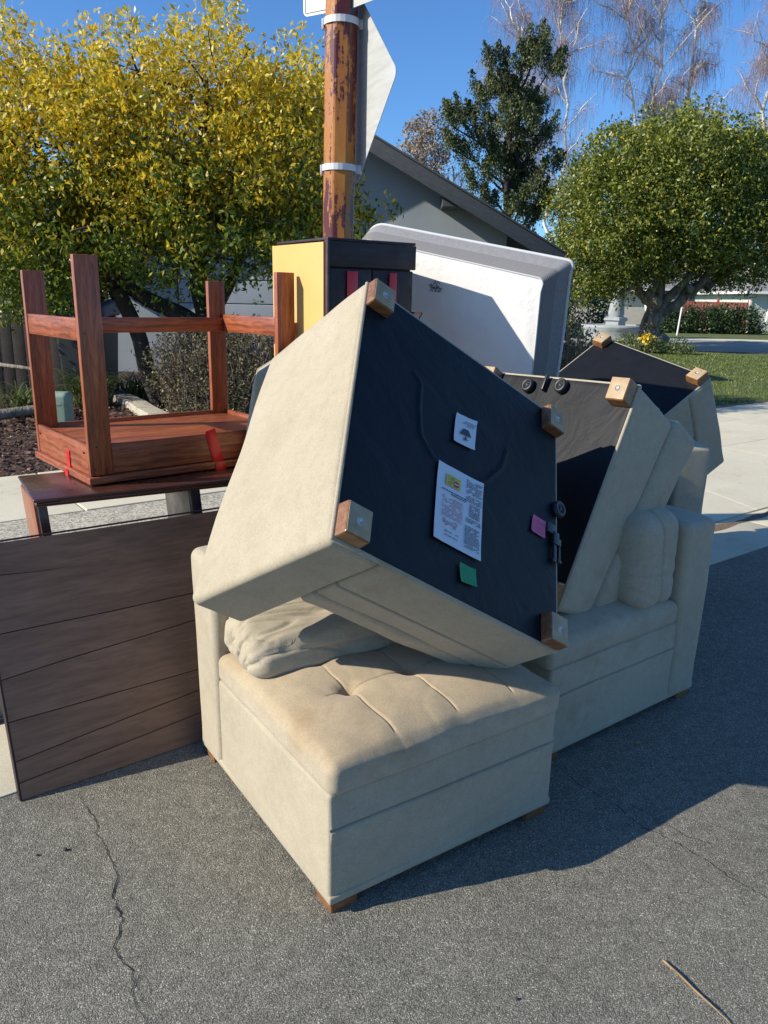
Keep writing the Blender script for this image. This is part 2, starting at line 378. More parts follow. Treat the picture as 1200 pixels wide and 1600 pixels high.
npmesh('lawn', [SN(8.93, 6.52, .118), SN(200, 6.52, .118), SN(200, 160, .118), SN(8.93, 160, .118)], [(0, 1, 2, 3)], GRASSM, None, False)['kind'] = 'structure'
# side street and far drive seen beyond the round tree
def strip(name, pts, z, m):
    o = npmesh(name, [(x, y, z) for x, y in pts], [tuple(range(len(pts)))], m, None, False); o['kind'] = 'structure'; return o
strip('side_street', [(5, 27.5), (60, 23.5), (60, 35), (20, 35.0), (5, 36.5)], .124, CONC2)
strip('far_sidewalk', [(5, 36.6), (20, 35.1), (60, 35.1), (60, 37.0), (20, 37.2), (5, 38.6)], .128, CONC)
strip('far_driveway', [(19.5, 37.3), (60, 37.1), (60, 44.0), (24.5, 44.5)], .129, CONC)

DIRT = noisy('brown_dirt', (.10, .065, .035), (.22, .15, .09), 30, .95, bs=.8, bscale=140, bdist=.004)
def dirt(name, n0, wd, s0, s1, z, seed, thr=-.05):
    V = []; F = []; k = int((s1-s0)/.05)
    for i in range(k+1):
        s = s0+(s1-s0)*i/k; a = noise.noise(Vector((s*2.3, seed, 0))); b = noise.noise(Vector((s*8, seed, 5)))
        h = max(.0, wd*(.55+a*1.1+b*.5)); V += [SN(s, n0-h*.35, z), SN(s, n0+h*.65, z+.003)]
        if i: F.append((2*i-2, 2*i-1, 2*i+1, 2*i))
    npmesh(name, V, F, DIRT, None, False)['kind'] = 'structure'
dirt('gutter_dirt', 2.99, .12, 3.3, 9.5, .0055, 1.0); dirt('lawn_edge_dirt', 6.50, .16, 8.9, 24, .131, 2.0); dirt('gutter_dirt', 3.06, .06, -4, 3.2, .0055, 3.0)

# cracks in the asphalt: thin irregular ribbons with branching ends
def crack(pts, wmax, seed):
    rng = random.Random(seed); P = [Vector((x, y, 0)) for x, y in pts]; fine = []
    for a, b in zip(P[:-1], P[1:]):
        k = max(3, int((b-a).length/.012))
        for i in range(k):
            q = a.lerp(b, i/k); d = (b-a).normalized(); s = Vector((-d.y, d.x, 0))
            j = noise.noise(q*9+Vector((seed, 0, 0)))*.018+noise.noise(q*45)*.010
            fine.append((q+s*j, s))
    V = []; F = []
    for i, (q, s) in enumerate(fine):
        wd = wmax*(.35+.65*abs(noise.noise(q*14+Vector((3, seed, 0))))*1.6)*min(1, i/12+.2, (len(fine)-i)/12+.1)
        V += [tuple(q+s*wd+Vector((0, 0, .0025))), tuple(q-s*wd+Vector((0, 0, .0025)))]
        if i: F.append((2*i-2, 2*i-1, 2*i+1, 2*i))
    npmesh('asphalt_crack', V, F, CRACK, None, False)['kind'] = 'structure'
crack([[-1.014, 2.259], [-0.904, 2.107], [-0.822, 1.991], [-0.76, 1.884], [-0.749, 1.809], [-0.687, 1.729], [-0.68, 1.632], [-0.613, 1.555], [-0.578, 1.482], [-0.53, 1.39]], .0024, 1)
crack([[-0.68, 1.632], [-.66, 1.60], [-.60, 1.60], [-.585, 1.52], [-.54, 1.47], [-.51, 1.40]], .0012, 2)
crack([[0.60, 2.53], [0.655, 2.478], [0.758, 2.329], [0.862, 2.164], [0.956, 2.074], [1.037, 1.977], [1.2, 1.75]], .0018, 3)
crack([[0.76, 2.33], [0.87, 2.27], [1.0, 2.11], [1.15, 2.04]], .0012, 4)

# ------------------------------------------------------------------ sectional sofa pieces
W_, D_, H_, YB = .85, .96, .76, .775
def identity_frame(o, X, Y):
    o = np.array(o, float); X = np.array(X, float); Y = np.array(Y, float); Z = np.array([0, 0, 1.])
    X = X/np.linalg.norm(X); Y = Y/np.linalg.norm(Y)
    return lambda P: o+P[:, :1]*X+P[:, 1:2]*Y+P[:, 2:3]*Z
def warp(cs, W=W_, D=D_, H=H_):
    cs = {k: np.array(v, float) for k, v in cs.items()}
    def f(P):
        u, v, t = P[:, :1]/W, P[:, 1:2]/D, P[:, 2:3]/H; R = 0
        for (i, j, k), c in cs.items():
            R = R+((u if i else 1-u)*(v if j else 1-v)*(t if k else 1-t))*c
        return R
    return f
def seams_fn(zs, depth=.011):
    def f(V, nr):
        P = V.copy(); h = nr.copy(); h[:, 2] = 0; h[nr[:, 0] < -.5] = 0
        for z0 in zs: P -= h*(depth*np.exp(-((V[:, 2:3]-z0)/.0032)**2))
        P += h*(depth*.35*np.exp(-((np.abs(V[:, 2:3]-zs[0])-.009)/.005)**2))
        return P
    return f
def part(name, V, F, fr, m, parent, flip):
    W = fr(V)
    if flip: F = F[:, ::-1].copy()
    return npmesh(name, W, F, m, parent)
def chair(label, fr, loc, seed, W=W_, D=D_, back=True, H=H_, tufts=True, pillow=True, drop=0.0, zc=.326, zb=.333, puff=0.0, seatm=None, cat='sofa chair', group='sectional sofa pieces dumped in the pile', name='sofa_chair', zt=.425, cover_fn=None):
    fr_t = fr(np.array([[0, 0, 0], [1, 0, 0], [0, 1, 0], [0, 0, 1.]])); J = np.linalg.det(np.stack([fr_t[i]-fr_t[0] for i in (1, 2, 3)]))
    flip = J < 0
    t = thing(name, loc, label, cat, group)
    yb = YB if back else D
    sag = lambda P, a: a*vnoise(P, (4, 4, 4), seed)
    # base
    V, F, nr = rbox((.001, .006, -drop), (W-.001, yb, zb), .014 if back else .024, (14, 14, 4), ((), (), tuple(z_+q_ for z_ in (.17, .22) for q_ in (-.010, -.006, -.003, -.0015, 0, .0015, .003, .006, .010))))
    V = seams_fn([.22] if back else [.17])(V, nr); V += nr*(sag(V, .006)[:, None]); part('base', V, F, fr, FABRIC, t, flip)
    # seat cushion
    V, F, nr = rbox((-puff, -.010-puff, zc), (W+puff, yb+.004+puff, zt), .030+puff*.9, (90, 80, 3) if tufts else (40, 34, 3), tuple([tuple(t_+q_ for t_ in ts for q_ in (-.011, -.007, -.004, -.002, 0, .002, .004, .007, .011)) for ts in ((.225, .445, .665), (.28, .49, .70))])+((),) if tufts else ((), (), ()))
    u = np.clip(V[:, 0]/W, 0, 1); v = np.clip(V[:, 1]/yb, 0, 1); top = np.clip((V[:, 2]-.36)/(zt-.36), 0, 1)
    crown = .047*(1-np.abs(2*u-1)**5.5)*(1-np.abs(2*v-1)**5.5)*top
    dz = crown
    if tufts:
        for tx in (.225, .445, .665):
            for ty in (.28, .49, .70):
                d2 = (V[:, 0]-tx)**2+(V[:, 1]-ty)**2
                dz = dz-top*(.026*np.exp(-d2/.012**2)+.018*np.exp(-d2/.030**2)+.006*np.exp(-d2/.07**2))
            dz = dz-top*np.exp(-((V[:, 0]-tx-.004*np.sin(V[:, 1]*30))/.0035)**2)*np.where(V[:, 1] < .03, 0, .0045)*np.clip((.50-V[:, 1])*6, .3, 1)
            dz = dz-top*.0025*np.exp(-((V[:, 0]-tx)/.03)**2)
        for ty in (.28, .49):
            dz = dz-top*.0032*np.exp(-((V[:, 1]-ty)/.0035)**2)*(np.abs(V[:, 0]-.445) < .30)
            dz = dz-top*.004*np.exp(-((V[:, 1]-ty)/.04)**2)
    dz = dz+top*vnoise(V, (3, 3, 3), seed+5)*.008+top*vnoise(V, (11, 11, 3), seed+1)*.003-top*.0012*np.exp(-(vnoise(V, (7, 4, 1), seed+6)/.05)**2)
    V[:, 2] += dz
    V[:, :2] += nr[:, :2]*(.006*vnoise(V, (5, 5, 9), seed+2))[:, None]
    part('seat_cushion', V, F, fr, seatm or FABRIC, t, flip)
    # welt seams along the cushion's upper edge
    if back:
        V, F, nr = rbox((-.004, yb-.004, -drop), (W+.004, D, H), .026, (14, 3, 14))
        V[:, 1] += (V[:, 2]/H)*.012*(V[:, 1] > .9); V += nr*(sag(V, .007)[:, None])
        cc = (V[:, 2] > H-.05); V[:, 2] -= cc*.012*((V[:, 0]-W/2)/(W/2))**6
        part('back', V, F, fr, FABRIC, t, flip)
        if pillow:
            z0 = zt+.004; V, F, nr = rbox((.03, .50, z0), (W-.012, yb-.006, z0+.40), .072, (30, 26, 54))
            u = (V[:, 0]-.03)/(W-.06); zz = (V[:, 2]-z0)/.40
            puff = (1-np.abs(2*u-1)**3)*(1-np.abs(2*zz-1)**3); ft = np.clip((yb-.05-V[:, 1])/.2, 0, 1)
            V[:, 1] -= ft*(.03*puff); side = np.abs(nr[:, 0])
            wr = vnoise(V, (1.6, 2.5, 3.5), seed+3)*.008+vnoise(V, (4, 8, 24), seed+4)*.0028
            an = np.arctan2(V[:, 2]-z0-.16, V[:, 1]-.40); ds = np.hypot(V[:, 2]-z0-.16, V[:, 1]-.40)
            pl = np.clip(np.cos(an*11+3*vnoise(V, (2, 4, 4), seed+9)), 0, 1)**5*np.clip(ds*7-.5, 0, 1)
            creas = -.0045*pl-.008*np.exp(-((V[:, 1]-.64+.10*(V[:, 2]-.6))/.0055)**2)
            V += nr*((wr+creas)[:, None])
            V[:, 2] -= .02*np.abs(2*u-1)**4
            part('back_pillow', V, F, fr, FABRIC, t, flip)
    # black dust cloth stapled underneath
    V, F, nr = rbox((.012, .012, -.004), (W-.012, (D if back else yb)-.012, -.0005), .0012, (120, 120, 1) if cover_fn else (46, 46, 1))
    lowf = V[:, 2] < -.002
    wv = np.abs(vnoise(V, (4, 2, 1), seed+7))*.004+vnoise(V, (13, 5, 1), seed+8)*.0012-.003
    edge = np.clip(np.minimum.reduce([V[:, 0]-.012, W-.012-V[:, 0], V[:, 1]-.012, D-.012-V[:, 1]])/.06, 0, 1)
    V[:, 2] -= lowf*edge*(.003+wv)
    if cover_fn is not None: V[:, 2] -= lowf*cover_fn(V[:, 0], V[:, 1])
    part('dust_cloth', V, F, fr, BLACK, t, flip)
    dd = D if back else yb
    V, F, nr = rbox((.002, .002, -.002-drop), (W-.002, dd-.002, .012), .006, (4, 4, 1)); part('bottom_rim', V, F, fr, FABRIC, t, flip)
    ci = .053+drop*.1
    for cx in (ci, W-ci):
        for cy in (ci, dd-ci):
            V, F, nr = rbox((cx-.045, cy-.045, -.055), (cx+.045, cy+.045, -.004), .0058)
            tp = 1-.05*np.clip(-V[:, 2]/.055, 0, 1); V[:, 0] = cx+(V[:, 0]-cx)*tp; V[:, 1] = cy+(V[:, 1]-cy)*tp
            lg = part('leg', V, F, fr, LEGWOOD, t, flip); lg.data.polygons.foreach_set('use_smooth', [False]*len(lg.data.polygons))
            V, F, nr = rbox((cx-.040, cy-.040, -.0562), (cx+.040, cy+.040, -.0545), .0006)
            part('end_grain', V, F, fr, ENDGRAIN, lg, flip)
            a = np.linspace(0, 2*math.pi, 17)[:-1]
            V = np.concatenate([np.stack([cx+.0115*np.cos(a), cy+.0115*np.sin(a), a*0-.0560], 1), np.stack([cx+.0095*np.cos(a), cy+.0095*np.sin(a), a*0-.0590], 1)])
            F = [(i, (i+1) % 16, 16+(i+1) % 16, 16+i) for i in range(16)]+[tuple(range(31, 15, -1))]
            Wd = fr(V); npmesh('glide', Wd, [f[::-1] if not flip else f for f in F], GLIDE, lg)
    return t
def disc(name, fr, c, nrm, r, h, m, parent, seg=20, hole=.35):
    """connector wheel lying on local plane: axis nrm"""
    a = Vector(nrm).normalized(); b = a.orthogonal().normalized(); c2 = a.cross(b); V = []; F = []
    rings = [(r, 0), (r, h*.7), (r*.9, h), (r*hole*1.6, h), (r*hole*1.3, h*.55), (r*hole, h*.55), (r*hole*.7, h*.95), (0.0005, h*.95)]
    for rr, hh in rings:
        for k in range(seg):
            th = 2*math.pi*k/seg; V.append(Vector(c)+a*hh+(b*math.cos(th)+c2*math.sin(th))*rr)
    for i in range(len(rings)-1):
        for k in range(seg): F.append((i*seg+k, i*seg+(k+1) % seg, (i+1)*seg+(k+1) % seg, (i+1)*seg+k))
    return npmesh(name, fr(np.array([tuple(v) for v in V])), F, m, parent)

# front chair, standing upright
A0 = (-.127, 1.743, .05)
frA = identity_frame(A0, (.828, .56, 0), (-.56, .828, 0))
chairA = chair('tufted beige sofa chair standing upright at the very front of the pile', frA, (A0[0], A0[1], 0), 1.3, pillow=False, drop=.012, seatm=SEATFAB)
# its squashed pillow
V, F, nr = rbox((.012, .49, .430), (.80, .775, .600), .060, (90, 44, 26))
xm = (V[:, 0]-.012)/.788; hz = (V[:, 2]-.430)/.17; up = np.clip(hz, 0, 1)
V[:, 2] = .430+(V[:, 2]-.430)*(1-.34*np.clip((.64-V[:, 1])/.15, 0, 1)+.14*np.sin(xm*3.1)+.25*vnoise(V, (3, 3, 0), 3.3))
V[:, 1] -= .045*np.exp(-((xm-.55)/.4)**2)*np.clip((.66-V[:, 1])/.12, 0, 1)
Q = V+np.stack([V[:, 0]*0, V[:, 0]*.16, V[:, 0]*.12], 1)
wr = -.012*np.exp(-(vnoise(Q, (1.1, 12, 10), 4.4)/.10)**2)-.008*np.exp(-(vnoise(Q, (2.0, 20, 16), 8.4)/.10)**2)+vnoise(Q, (1.6, 9, 9), 2.2)*.010
V += nr*(wr*np.clip(up*3, 0, 1)*.9)[:, None]
part('back_pillow', V, F, frA, FABRIC, chairA, False)

# right chair, standing upright, back to the right
BYv = np.array([.8, .6, 0]); BXv = np.array([.6, -.8, 0]); Bc = np.array([1.372, 3.06, .05])
B0 = Bc-BYv*D_-BXv*W_
frB = identity_frame(B0, BXv, BYv)
chairB = chair('beige sofa chair standing upright at the right end, its back towards the driveway', frB, (B0[0], B0[1], 0), 7.7, tufts=False, drop=.016)
FYv = np.array([.970, .243, 0]); FXv = np.array([.243, -.970, 0]); F0 = np.array([1.735, 4.05, .178])-FYv*D_-FXv*W_
frF = identity_frame(F0, FXv, FYv)
chairF = chair('mostly hidden beige sofa chair behind the right chair, under the upside-down one', frF, (F0[0], F0[1], .123), 12.1, tufts=False, drop=.016)

# big upside-down chair on top of the front chair
CC = {(0, 0, 0): (.630, 2.831, 1.241), (0, 0, 1): (.248, 3.174, .940), (0, 1, 0): (-.070, 2.474, 1.705), (0, 1, 1): (-.416, 2.821, 1.429),
      (1, 0, 0): (.540, 2.146, .613), (1, 0, 1): (.126, 2.478, .294), (1, 1, 0): (-.131, 1.786, 1.084), (1, 1, 1): (-.569, 2.115, .767)}
frC = warp(CC)
ARC = [(.262, .76), (.287, .729), (.38, .728), (.49, .71), (.545, .65), (.563, .572), (.555, .47), (.499, .389), (.41, .32), (.327, .295)]
def cover_arc(x, y):
    best = np.full(len(x), 9.)
    for (u0, v0), (u1, v1) in zip(ARC[:-1], ARC[1:]):
        ax, ay, bx, by = u0*W_, v0*D_, u1*W_, v1*D_; dx, dy = bx-ax, by-ay; t = np.clip(((x-ax)*dx+(y-ay)*dy)/(dx*dx+dy*dy), 0, 1)
        best = np.minimum(best, np.hypot(x-ax-t*dx, y-ay-t*dy))
    return .0075*np.exp(-(best/.0055)**2)
chairC = chair('big sofa chair tipped on its side, black underside with paper labels facing out', frC, (-.07, 2.2, .9), 3.1, pillow=False, cover_fn=cover_arc)
def lay(u, v, h): return (u*W_, v*D_, -(.004+h))
def patch(name, quad, h, m, parent, n=8, curl=0., fr=frC):
    q = [np.array(x) for x in quad]; V = []; F = []
    for lvl in (0, 1):
        for i in range(n+1):
            for j in range(n+1):
                a, b = i/n, j/n; p = q[0]*(1-a)*(1-b)+q[1]*a*(1-b)+q[2]*a*b+q[3]*(1-a)*b
                c = curl*(max(0, abs(2*a-1)-.6)*max(0, abs(2*b-1)-.6)/.16)+curl*.35*noise.noise(Vector((a*3, b*3, h*100)))
                V.append((p[0]*W_, p[1]*D_, -(h+c+lvl*.0008)))
    m1 = (n+1)**2
    for i in range(n):
        for j in range(n):
            k = i*(n+1)+j; F.append((m1+k, m1+k+1, m1+k+n+2, m1+k+n+1))
    rim = [i*(n+1) for i in range(n+1)]+[n*(n+1)+j for j in range(1, n+1)]+[i*(n+1)+n for i in range(n-1, -1, -1)]+[j for j in range(n-1, 0, -1)]
    for a, b in zip(rim, rim[1:]+rim[:1]): F.append((a, b, m1+b, m1+a))
    return npmesh(name, fr(np.array(V)), F, m, parent, False)
def sub(quad, a0, a1, b0, b1):
    q = [np.array(x) for x in quad]; g = lambda a, b: q[0]*(1-a)*(1-b)+q[1]*a*(1-b)+q[2]*a*b+q[3]*(1-a)*b
    return [g(a0, b0), g(a1, b0), g(a1, b1), g(a0, b1)]
# a runs along the label's upper edge in the photo, b down it
def inks(quad, rows, h, m, parent, name='printed_text'):
    """rows of small printed word bars joined into one flat print"""
    V = []; F = []; rng = random.Random(5)
    for (a0, a1, b, hh, dens) in rows:
        a = a0
        while a < a1-.01:
            wd = rng.uniform(.02, .07); e = min(a+wd, a1)
            if rng.random() < dens:
                s = sub(quad, a, e, b, b+hh); k = len(V); V += [(p[0]*W_, p[1]*D_, -h) for p in s]; F.append((k, k+1, k+2, k+3))
            a = e+.012
    return tag(npmesh(name, frC(np.array(V)), F, m, parent, False), kind='stuff')
small = [(.316, .563), (.296, .461), (.423, .467), (.437, .569)]
ps = patch('warning_label', small, .014, PAPER, chairC, 6, .004); ps['label'] = 'small white warning label with a lamp drawn on it'
inks(small, [(.42, .95, .20, .022, 1), (.30, .90, .26, .022, 1), (.50, .85, .32, .022, 1)], .0205, INK, ps)
lam = [(.39, .47), (.56, .47), (.70, .70), (.26, .70)]   # lamp shade drawing
sq = lambda a, b: sub(small, a, a+.001, b, b+.001)[0]
V = [(*(sq(a, b)*np.array([W_, D_])), -.0205) for a, b in [(.36, .47), (.60, .47), (.76, .68), (.22, .68)]]
V += [(*(sq(a, b)*np.array([W_, D_])), -.0205) for a, b in [(.46, .72), (.54, .72), (.54, .80), (.60, .80), (.60, .84), (.40, .84), (.40, .80), (.46, .80)]]
npmesh('lamp_drawing', frC(np.array(V)), [(0, 1, 2, 3), (4, 5, 6, 7, 8, 9, 10, 11)], INK, ps, False)
big = [(.55, .629), (.534, .416), (.827, .416), (.831, .63)]
pb = patch('care_sheet', big, .013, PAPER, chairC, 10, .003); pb['label'] = 'large white printed care sheet with a yellow label'
hb = .0176
rows = [(.62, .97, .06+i*.021, .009, .92) for i in range(9)]+[(.10, .62, .335, .013, 1), (.30, .62, .362, .013, 1)]
rows += [(.62, .97, .27+.022*i, .009, .9) for i in range(4)]+[(.70, .93, .37+.019*i, .009, .95) for i in range(9)]
rows += [(.64, .96, .56+.02*i, .009, .9) for i in range(3)]+[(.62, .95, .66+.020*i, .009, .9) for i in range(14)]+[(.20, .50, .85, .009, .9), (.2, .5, .9, .009, .9)]
inks(big, rows, hb, INK, pb)
inks(big, [(.12, .56, .42+i*.021, .007, .9) for i in range(13)], hb, INKR, pb)
inks(big, [(.16, .46, .71+i*.022, .010, .9) for i in range(4)], hb, INKR, pb)
yq = sub(big, .17, .48, .125, .27)
yl = npmesh('yellow_label', frC(np.array([(p[0]*W_, p[1]*D_, -.0180) for p in yq])), [(0, 1, 2, 3)], LBLY, pb, False)
inks(yq, [(.12, .60, .15+.17*i, .06, .9) for i in range(5)], .0183, INK, pb)
cq = [sub(yq, .70+.19*math.cos(a), .70+.19*math.cos(a)+.001, .62+.30*math.sin(a), .62+.30*math.sin(a)+.001)[0] for a in np.linspace(0, 2*math.pi, 21)[:-1]]
npmesh('red_stop_mark', frC(np.array([(p[0]*W_, p[1]*D_, -.0184) for p in cq])), [tuple(range(20))], LBLR, pb, False)
bq = sub(yq, .56, .84, .57, .67); npmesh('white_bar', frC(np.array([(p[0]*W_, p[1]*D_, -.0187) for p in bq])), [(0, 1, 2, 3)], PAPER, pb, False)
tg = [(.529, .153), (.528, .081), (.599, .088), (.599, .163)]; tp_ = patch('pink_tag', tg, .012, PINK, chairC, 4, .003)
inks(tg, [(.12, .88, .2+.12*i, .03, .8) for i in range(6)], .0165, INKR, tp_)
tg = [(.869, .511), (.865, .438), (.921, .428), (.93, .501)]; tg_ = patch('green_tag', tg, .014, GREEN, chairC, 4, .003)
inks(tg, [(.12, .88, .2+.12*i, .03, .8) for i in range(6)], .0185, flat('ink_green', (.03, .36, .17), .6), tg_)
def bracket(fr, x, y, parent, dirx=1, sc=1.0, edge='y'):
    """black sofa connector: a plate with two hooked prongs"""
    z = -.022; A = Acc()
    def bx(lo, hi):
        V, F, _ = rbox(lo, hi, .0015); A.add(V, F)
    s = sc
    bx((x-.034*s, y-.020*s, z), (x+.000*s, y+.030*s, z+.012)); bx((x-.01*s, y-.030*s, z-.004), (x+.028*s, y-.002*s, z+.014))
    bx((x+.028*s, y-.012*s, z-.002), (x+.090*s, y-.002*s, z+.010)); bx((x+.028*s, y-.038*s, z-.002), (x+.085*s, y-.028*s, z+.010))
    bx((x+.010*s, y-.038*s, z-.006), (x+.034*s, y+.002*s, z+.004))
    bx((x+.084*s, y-.016*s, z-.002), (x+.094*s, y+.004*s, z+.010)); bx((x+.079*s, y-.044*s, z-.002), (x+.088*s, y-.024*s, z+.010))
    V = np.concatenate(A.V); F = np.concatenate(A.F)
    return npmesh('connector_hook', fr(V), F, PLASTIC, parent, False)
disc('connector_wheel', frC, (.444*W_, .012*D_, -.012), (0, 0, -1), .029, .018, PLASTIC, chairC)
bracket(frC, .565*W_, .05*D_, chairC)

# leaning ottoman behind it
DC = {(0, 0, 0): (.958, 2.916, 1.361), (0, 0, 1): (1.284, 3.124, 1.079), (0, 1, 0): (.648, 2.624, .559), (0, 1, 1): (.921, 2.884, .402),
      (1, 0, 0): (.467, 3.548, 1.345), (1, 0, 1): (.793, 3.756, 1.063), (1, 1, 0): (.158, 3.256, .543), (1, 1, 1): (.43, 3.516, .386)}
frD = warp(DC, .82, .86, .45)
ottD = chair('beige sofa ottoman stood on edge, leaning on the right chair, wood foot at top', frD, (.7, 3.1, .45), 5.9, W=.82, D=.86, back=False, tufts=False, cat='ottoman', name='sofa_ottoman', zt=.435, zc=.258, zb=.262, puff=.016)
disc('connector_wheel', frD, (.654*.82, .070*.86, -.012), (0, 0, -1), .029, .02, PLASTIC, ottD)
disc('connector_wheel', frD, (.437*.82, .056*.86, -.012), (0, 0, -1), .029, .02, PLASTIC, ottD)
V, F, _ = rbox((.545*.82-.006, .01, -.03), (.545*.82+.006, .075, -.012), .002); part('connector_hook', V, F, frD, PLASTIC, ottD, False)

# upside-down chair at the back right
EC = {(0, 0, 0): (1.066, 3.963, .739), (0, 0, 1): (1.342, 4.282, .193), (0, 1, 0): (1.788, 4.281, 1.268), (0, 1, 1): (2.065, 4.599, .723),
      (1, 0, 0): (.635, 4.662, .918), (1, 0, 1): (.870, 4.997, .397), (1, 1, 0): (1.357, 4.980, 1.447), (1, 1, 1): (1.603, 5.310, .920)}
chairE = chair('upside-down beige sofa chair at the back right, black underside tilted to the sky', warp(EC), (1.3, 4.6, .5), 9.2, tufts=False)

# a further piece standing on end behind the tipped chair, left
GP = np.array([-.540, 3.15, 1.325]); gx = np.array([.72, .42, .46]); gd = np.array([-.16, -.03, -1.0]); gz = np.array([-.12, .95, .05])
gx /= np.linalg.norm(gx)
GC = {(i, j, k): GP+gx*.60*i+gd*1.16*j+gz*.30*(1-k) for i in (0, 1) for j in (0, 1) for k in (0, 1)}
ottG = chair('beige sofa piece standing on end, only one corner showing left of the tipped chair', warp(GC, .82, .86, .45), (-.4, 3.1, .12), 15.5, W=.82, D=.86, back=False, tufts=False, cat='ottoman', name='sofa_ottoman', zt=.40)

# ------------------------------------------------------------------ mattress
def mattress():
    t = thing('mattress', (.3, 4.3, .13), 'grey and white mattress standing upright and leaning behind the dark cabinet', 'mattress')
    k = {}
    TLF = np.array([-.185, 4.21, 1.952]); TRF = np.array([.700, 3.66, 1.748]); TLB = np.array([-.115, 4.26, 2.038]); TRB = np.array([.847, 3.70, 1.835])
    dn = np.array([-.004, .354, -.935])*1.78
    c = {(0, 0, 1): TLF, (1, 0, 1): TRF, (0, 1, 1): TLB, (1, 1, 1): TRB}
    for (i, j, _), p in list(c.items()): c[(i, j, 0)] = p+dn
    fr = warp(c, 1, 1, 1)
    V, F, nr = rbox((0, 0, 0), (1, 1, 1), .0, (2, 2, 2))
    # body with rounded upper corners, built as a rounded outline in (x,z) swept through y
    out = []
    def arc(cx, cz, rx, rz, a0, a1, n=10):
        for a in np.linspace(a0, a1, n): out.append((cx+rx*math.cos(a), cz+rz*math.sin(a)))
    arc(.975, .987, .025, .013, 0, math.pi/2, 6)
    for x in np.linspace(.97, .12, 10)[1:-1]: out.append((x, 1.0))
    arc(.10, .945, .10, .055, math.pi/2, math.pi, 8); arc(.08, .04, .08, .04, math.pi, 1.5*math.pi, 5); arc(.93, .04, .07, .04, 1.5*math.pi, 2*math.pi, 5)
    for z in np.linspace(.08, .965, 14): out.append((1-.012*math.sin(z*7), z))
    out = np.array(out); n = len(out); cen = np.array([.5, .5])
    def ring(y, ins): 
        d = out-cen; return np.stack([cen[0]+d[:, 0]*(1-ins), np.full(n, y), cen[1]+d[:, 1]*(1-ins)], 1)
    prof = [(.035, .0), (.10, -.003), (.22, -.006), (.5, -.004), (.8, -.006), (.965, .0)]
    V = np.concatenate([ring(y, i) for y, i in prof]); per = np.concatenate([[0], np.cumsum(np.linalg.norm(np.diff(out, axis=0), axis=1))])
    uv = np.concatenate([np.stack([per*.2, np.full(n, y*.55)], 1) for y, i in prof])
    F = [(a*n+i, a*n+(i+1) % n, (a+1)*n+(i+1) % n, (a+1)*n+i) for a in range(len(prof)-1) for i in range(n)]
    # striped near half, plain far half
    npmesh('side_band', fr(V[:4*n]), [f[::-1] for f in F[:3*n]], KNIT, t, True, uv[:4*n])
    npmesh('rear_band', fr(V[3*n:]), [tuple(x-3*n for x in f[::-1]) for f in F[3*n:]], KNITPLAIN, t)
    for y, nm, rr in ((.03, 'piping', .006), (.97, 'piping', .012)):
        P = fr(ring(y, .0)); Vv, Ff = tube(list(P)+[P[0], P[1]], rr*.62, 6); npmesh(nm, Vv, Ff, PIPING, t)
    # white bottom face: concentric rings, puckered near the rim
    rings = [0, .03, .07, .12, .2, .35, .55, .8, .98]; VV = []
    for r_i in rings:
        P = ring(.03, r_i if r_i else 0)
        for q in P:
            edge = min(1, r_i/.06)
            q[1] += -.035*edge+.010*noise.noise(Vector((q[0]*9, q[2]*5, 1)))*(r_i > .01)+(.045*noise.noise(Vector((q[0]*45, q[2]*12, 3)))*(.02 < r_i < .15))
        VV.append(P)
    V = np.concatenate(VV); F = [((a+1)*n+i, (a+1)*n+(i+1) % n, a*n+(i+1) % n, a*n+i) for a in range(len(rings)-1) for i in range(n)]; F.append(tuple((len(rings)-1)*n+i for i in range(n)))
    npmesh('white_face', fr(V), [f[::-1] for f in F], WHITECLOTH, t)
    P = ring(.97, 0); npmesh('rear_face', fr(P+np.array([0, .02, 0])), [tuple(range(n))], WHITECLOTH, t)
    # small embroidered mark and loose threads near the top edge
    A = Acc(); rng = random.Random(3)
    for k_ in range(9):
        x0 = .455+rng.uniform(-.03, .03); z0 = .915+rng.uniform(-.012, .012)
        pts = [fr(np.array([[x0+j*.008+rng.uniform(-.006, .006), -.012, z0+rng.uniform(-.008, .008)]]))[0] for j in range(5)]
        Vv, Ff = tube(pts, .0014, 4); A.add(Vv, Ff)
    A.build('stitched_mark', INK, t)
mattress()

